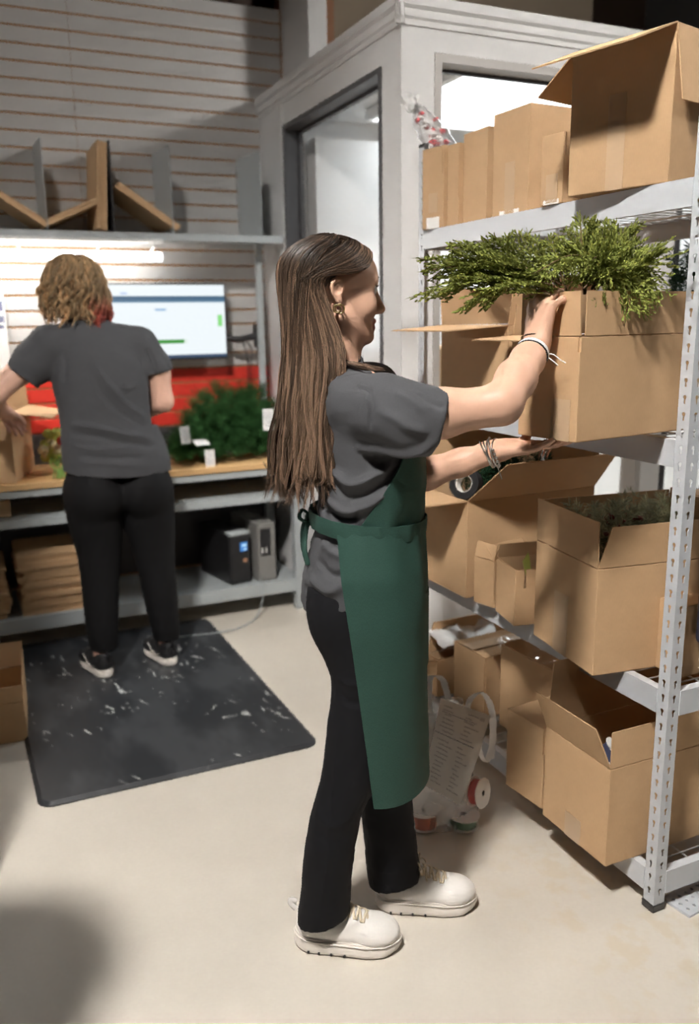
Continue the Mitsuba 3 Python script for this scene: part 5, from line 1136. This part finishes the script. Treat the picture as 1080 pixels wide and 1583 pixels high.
ribbon_spool('ribbon_spool_003', 'white-sided spool of navy ribbon standing in the open box on the bottom shelf', (1.475, 1.60, .345), (.5, -.45, .75), .042, .034, 'ribbon_navy', 'ribbon spools in the open box')
ribbon_spool('ribbon_spool_004', 'white spool with a dark hub lying low in the open box on the bottom shelf', (1.452, 1.575, .305), (-.2, -.5, .85), .042, .03, 'ribbon_navy', 'ribbon spools in the open box')
lab('carrier_bag', 'clear plastic carrier bag with white loop handles standing on the floor by the rack', 'carrier bag')
u, v_ = np.meshgrid(np.linspace(0, 2 * np.pi, 60), np.linspace(0, 1, 30)); zz = .006 + .35 * v_; rr = 1 - .30 * v_ ** 1.5 
P = np.stack([1.215 + (.115 * rr * np.cos(u)), 2.015 + (.085 * rr * np.sin(u)) + .05 * v_, zz], -1); P[:, -1] = P[:, 0]
Pw = wavy(P, .014, .05, 40); Pw[:, -1] = Pw[:, 0]; Pw[..., 2] = np.maximum(Pw[..., 2], .003)
mk('carrier_bag__film', sheet(Pw, .0004)[0] if False else (lambda m: m)(trimesh.Trimesh(Pw.reshape(-1, 3), np.vstack([[[i * 60 + j, i * 60 + j + 1, (i + 1) * 60 + j + 1], [i * 60 + j, (i + 1) * 60 + j + 1, (i + 1) * 60 + j]] for i in range(29) for j in range(59)]), process=False)), 'frost_film', smooth=True)
def strap(pts, w, seed): 
    c = spline(pts, 30); P = np.array([[p + np.array([.82, -.5, 0]) * y for y in np.linspace(-w, w, 5)] for p in c]); return sheet(wavy(P, .005, .03, seed), .0012)
mk('carrier_bag__handle', strap([(1.175, 2.03, .33), (1.175, 2.05, .42), (1.195, 2.06, .455), (1.225, 2.05, .44), (1.235, 2.03, .38)], .011, 1), 'bag_white', smooth=50)
mk('carrier_bag__handle_001', cat_([strap([(1.275, 2.00, .33), (1.290, 1.99, .39), (1.320, 1.98, .405), (1.345, 1.97, .36), (1.352, 1.96, .28), (1.335, 1.95, .20)], .010, 2), strap([(1.29, 1.97, .31), (1.300, 1.96, .24), (1.320, 1.95, .195), (1.338, 1.95, .24), (1.343, 1.955, .33)], .009, 3)]), 'bag_white', smooth=50)
TL, TR, BR, BL = [np.array(q) for q in ((1.184, 1.990, .413), (1.319, 1.930, .355), (1.187, 1.880, .123), (1.096, 1.940, .182))]
P = np.array([[(TL * (1 - a) + TR * a) * (1 - b) + (BL * (1 - a) + BR * a) * b + np.array([-.25, -.4, .1]) * (.05 * math.sin(math.pi * b) * (.4 + a)) for a in np.linspace(0, 1, 16)] for b in np.linspace(0, 1, 20)])
pap = wavy(P, .002, .08, 9)
lab('order_sheet', 'white printed order sheet fixed to the front of the carrier bag', 'sheet'); mk('order_sheet__paper', sheet(pap, .0008), 'white_paper', smooth=True)
nrm = np.cross(TR - TL, BL - TL); nrm /= np.linalg.norm(nrm); nrm *= np.sign(nrm @ (np.array([0, 0, 1.5]) - TL))
def line_on(a0, a1, b0, b1):
    n = 8; Q = np.array([[(lambda i, j: pap[int(i), int(j)] * 0 + ((pap[int(i), int(j)] * (1 - (j % 1)) + pap[int(i), min(15, int(j) + 1)] * (j % 1)) * (1 - (i % 1)) + (pap[min(19, int(i) + 1), int(j)] * (1 - (j % 1)) + pap[min(19, int(i) + 1), min(15, int(j) + 1)] * (j % 1)) * (i % 1)))(b * 19, a * 15) + nrm * .0016 for a in np.linspace(a0, a1, n)] for b in (b0, b1)]); return sheet(Q, .0004)
r_ = np.random.default_rng(3)
mk('order_sheet__rule', cat_([line_on(.02, .86, .36, .369), line_on(.08, .8, .13, .135)]), 'ink_grey')
q = [line_on(a, a + l, b, b + .012) for b in np.r_[np.linspace(.06, .32, 7), np.linspace(.42, .90, 11)] for a, l in ((.08 + .08 * r_.random(), .12 + .2 * r_.random()), (.5 + .1 * r_.random(), .1 + .2 * r_.random()))]
pr('print_pale', [.50, .49, .49], .7); mk('order_sheet__print', cat_(q + [line_on(.82, .92, .05, .085)]), 'print_pale')
# peppermint candy bag in the far box on the top shelf
lab('peppermint_bag', 'clear bag of red and white peppermint candy sticking out of the far top shelf box', 'candy bag')
r_ = np.random.default_rng(2); pr('candy_red', [.55, .03, .04], .25, specular=.6); pr('candy_white', [.80, .77, .75], .25, specular=.6)
ax0, ax1 = np.array([1.515, 2.56, 2.03]), np.array([1.50, 2.70, 2.17])
for i in range(34):
    t = r_.random(); c = ax0 * (1 - t) + ax1 * t + r_.normal(0, .017 * (1.3 - t), 3); e = tm(lathe([(0, -.005), (.007, -.005), (.0105, 0), (.007, .005), (0, .005)], 16)); a, b, d = frame_of(r_.normal(size=3)); M = np.eye(4); M[:3, :3] = np.stack([a, b, d], 1); M[:3, 3] = c
    e.apply_transform(M); mk('peppermint_bag__' + num('candy'), e, 'candy_red' if i % 2 else 'candy_white', smooth=True)
u, v_ = np.meshgrid(np.linspace(0, 2 * np.pi, 40), np.linspace(0, 1, 24)); a, b, d = frame_of(ax1 - ax0); R_ = .046 * np.sqrt(np.clip(1.02 - v_ ** 3, 0.03, 1)) * np.clip(v_ * 6 + .3, 0, 1)
P = ax0 - d * .03 + d * (v_ * .255)[..., None] + a * (R_ * np.cos(u))[..., None] + b * (R_ * np.sin(u))[..., None]; Pw = wavy(P, .010, .03, 50); Pw[:, -1] = Pw[:, 0]
ff = np.vstack([[[i * 40 + j, i * 40 + j + 1, (i + 1) * 40 + j + 1], [i * 40 + j, (i + 1) * 40 + j + 1, (i + 1) * 40 + j]] for i in range(23) for j in range(39)])
mk('peppermint_bag__film', trimesh.Trimesh(Pw.reshape(-1, 3), ff, process=False), 'frost_film', smooth=True)
tw = [wavy(np.array([[ax1 + d * (.03 + .06 * p) + a * (.03 * (q - .5) * (1 + p)) + b * (.02 * math.sin(q * 9 + i)) for q in np.linspace(0, 1, 8)] for p in np.linspace(0, 1, 8)]), .012, .02, 60 + i) for i in range(3)]
mk('peppermint_bag__twist', cat_([sheet(x, .0006) for x in tw]), 'bag_white', smooth=True)
# white packing plastics
def crumple(key, label, c, ex, ey, w, h, amp, seed, mat='bag_white', cat='packing'):
    ex, ey = np.array(ex, float), np.array(ey, float); P = np.array([[np.array(c) + ex * w * (a - .5) + ey * h * (b - .5) for a in np.linspace(0, 1, 26)] for b in np.linspace(0, 1, 26)])
    mk(key, sheet(wavy(P, amp, .07, seed), .001), mat, smooth=True, label=label, cat=cat)
scene['plastic_thin'] = {'type': 'principledthin', 'base_color': rgb(.82, .82, .82), 'roughness': .3, 'diff_trans': 1.3, 'spec_trans': 0.0}
crumple('plastic_wrap', 'crumpled white plastic wrap hanging behind the cedar on the second shelf', (1.705, 1.93, 1.635), (.9, .1, .0), (.15, 0, 1), .17, .20, .035, 70, 'plastic_thin')
crumple('paper_packing', 'white packing paper stuffed in the box behind the arms of the woman', (1.62, 1.95, 1.43), (1, 0, .1), (0, 1, .15), .24, .22, .03, 71)
crumple('plastic_wrap_001', 'crumpled white plastic wrap on the bottom shelf box behind the green apron', (1.63, 2.58, .335), (1, 0, 0), (0, .8, .4), .26, .12, .04, 72)
crumple('plastic_film', 'clear shiny plastic film lying on the taped box on the bottom shelf', (1.76, 2.26, .372), (1, -.2, .08), (0.2, 1, .1), .30, .20, .03, 73, 'clear_film')
crumple('lime_leaf', 'lime green paper leaf in the small third shelf box with the corner slit', (1.475, 1.985, .778), (.7, .5, .3), (.0, .4, .9), .05, .06, .008, 74, 'petal_lime', 'leaf')
# tape roll lying among the greens on the third shelf, white card, navy pouch
M = np.eye(4); a, b, d = frame_of((-.75, -.45, .25)); M[:3, :3] = np.stack([a, b, d], 1); M[:3, 3] = (1.455, 2.30, .975)
lab('tape_roll', 'black edged roll of tape leaning on the dark garland at the third shelf', 'tape roll')
mk('tape_roll__ring', xf(lathe([(.030, -.018), (.052, -.018), (.052, .018), (.030, .018), (.030, -.018)], 40), M), 'black_plastic', smooth=40); mk('tape_roll__core', xf(lathe([(.027, -.017), (.0305, -.017), (.0305, .017), (.027, .017), (.027, -.017)], 40), M), 'white_paper', smooth=40)
pr('navy_cloth', [.020, .024, .045], .7)
lab('navy_pouch', 'rounded navy blue pouch with a pale cord hanging at the right edge by the post', 'pouch'); mk('navy_pouch__body', rbx(1.592, 1.425, .700, 1.70, 1.460, .885, .017, 16), 'navy_cloth', smooth=60)
mk('navy_pouch__cord', tube(spline([(1.600, 1.43, .715), (1.588, 1.425, .70), (1.583, 1.425, .675), (1.588, 1.425, .655), (1.582, 1.425, .648)], 14), .0022, 6), 'lace_cream', smooth=True)
# boxes seen through the booth window
carton('cardboard_box_023', 'orange brown cardboard box standing inside the office booth behind the glass', 2.03, 3.50, .90, 14, .42, .34, .46, [], 'boxes inside the booth', closed=True, mat='cardboard')
carton('cardboard_box_024', 'low cardboard box under the taller one inside the office booth', 1.98, 3.45, .0, 12, .52, .45, .895, [], 'boxes inside the booth', closed=True, mat='cardboard')
# unseen round bin shape added left of the camera to cast the corner shadow
lab('added_shadow_bin', 'unseen tall round bin shape added left of the aisle to cast a floor shadow', 'bin')
mk('added_shadow_bin__body', place(lathe([(0, 0), (.17, 0), (.20, 1.14), (.188, 1.14), (.16, .02), (0, .02)], 48), -.235, 1.47, 0.0005), 'steel_bench', smooth=40)
mk('added_shadow_bin__lid', place(lathe([(0, 1.22), (.10, 1.21), (.18, 1.17), (.208, 1.145), (.208, 1.13), (0, 1.16)], 48), -.235, 1.47, 0.012), 'steel_bench', smooth=40)
# unseen cabinet block added left of the mat to shade the floor edge
lab('added_shadow_cabinet', 'unseen tall cabinet block added left of the rubber mat to shade the floor', 'cabinet')
mk('added_shadow_cabinet__body', rbx(-.66, 2.16, 0, -.10, 2.62, 2.05, .006), 'steel_bench')
for i in range(2): mk('added_shadow_cabinet__' + num('cabinet_door'), rbx(-.655 + .276 * i, 2.146, .06, -.385 + .276 * i, 2.159, 2.03, .004), 'steel_grey')
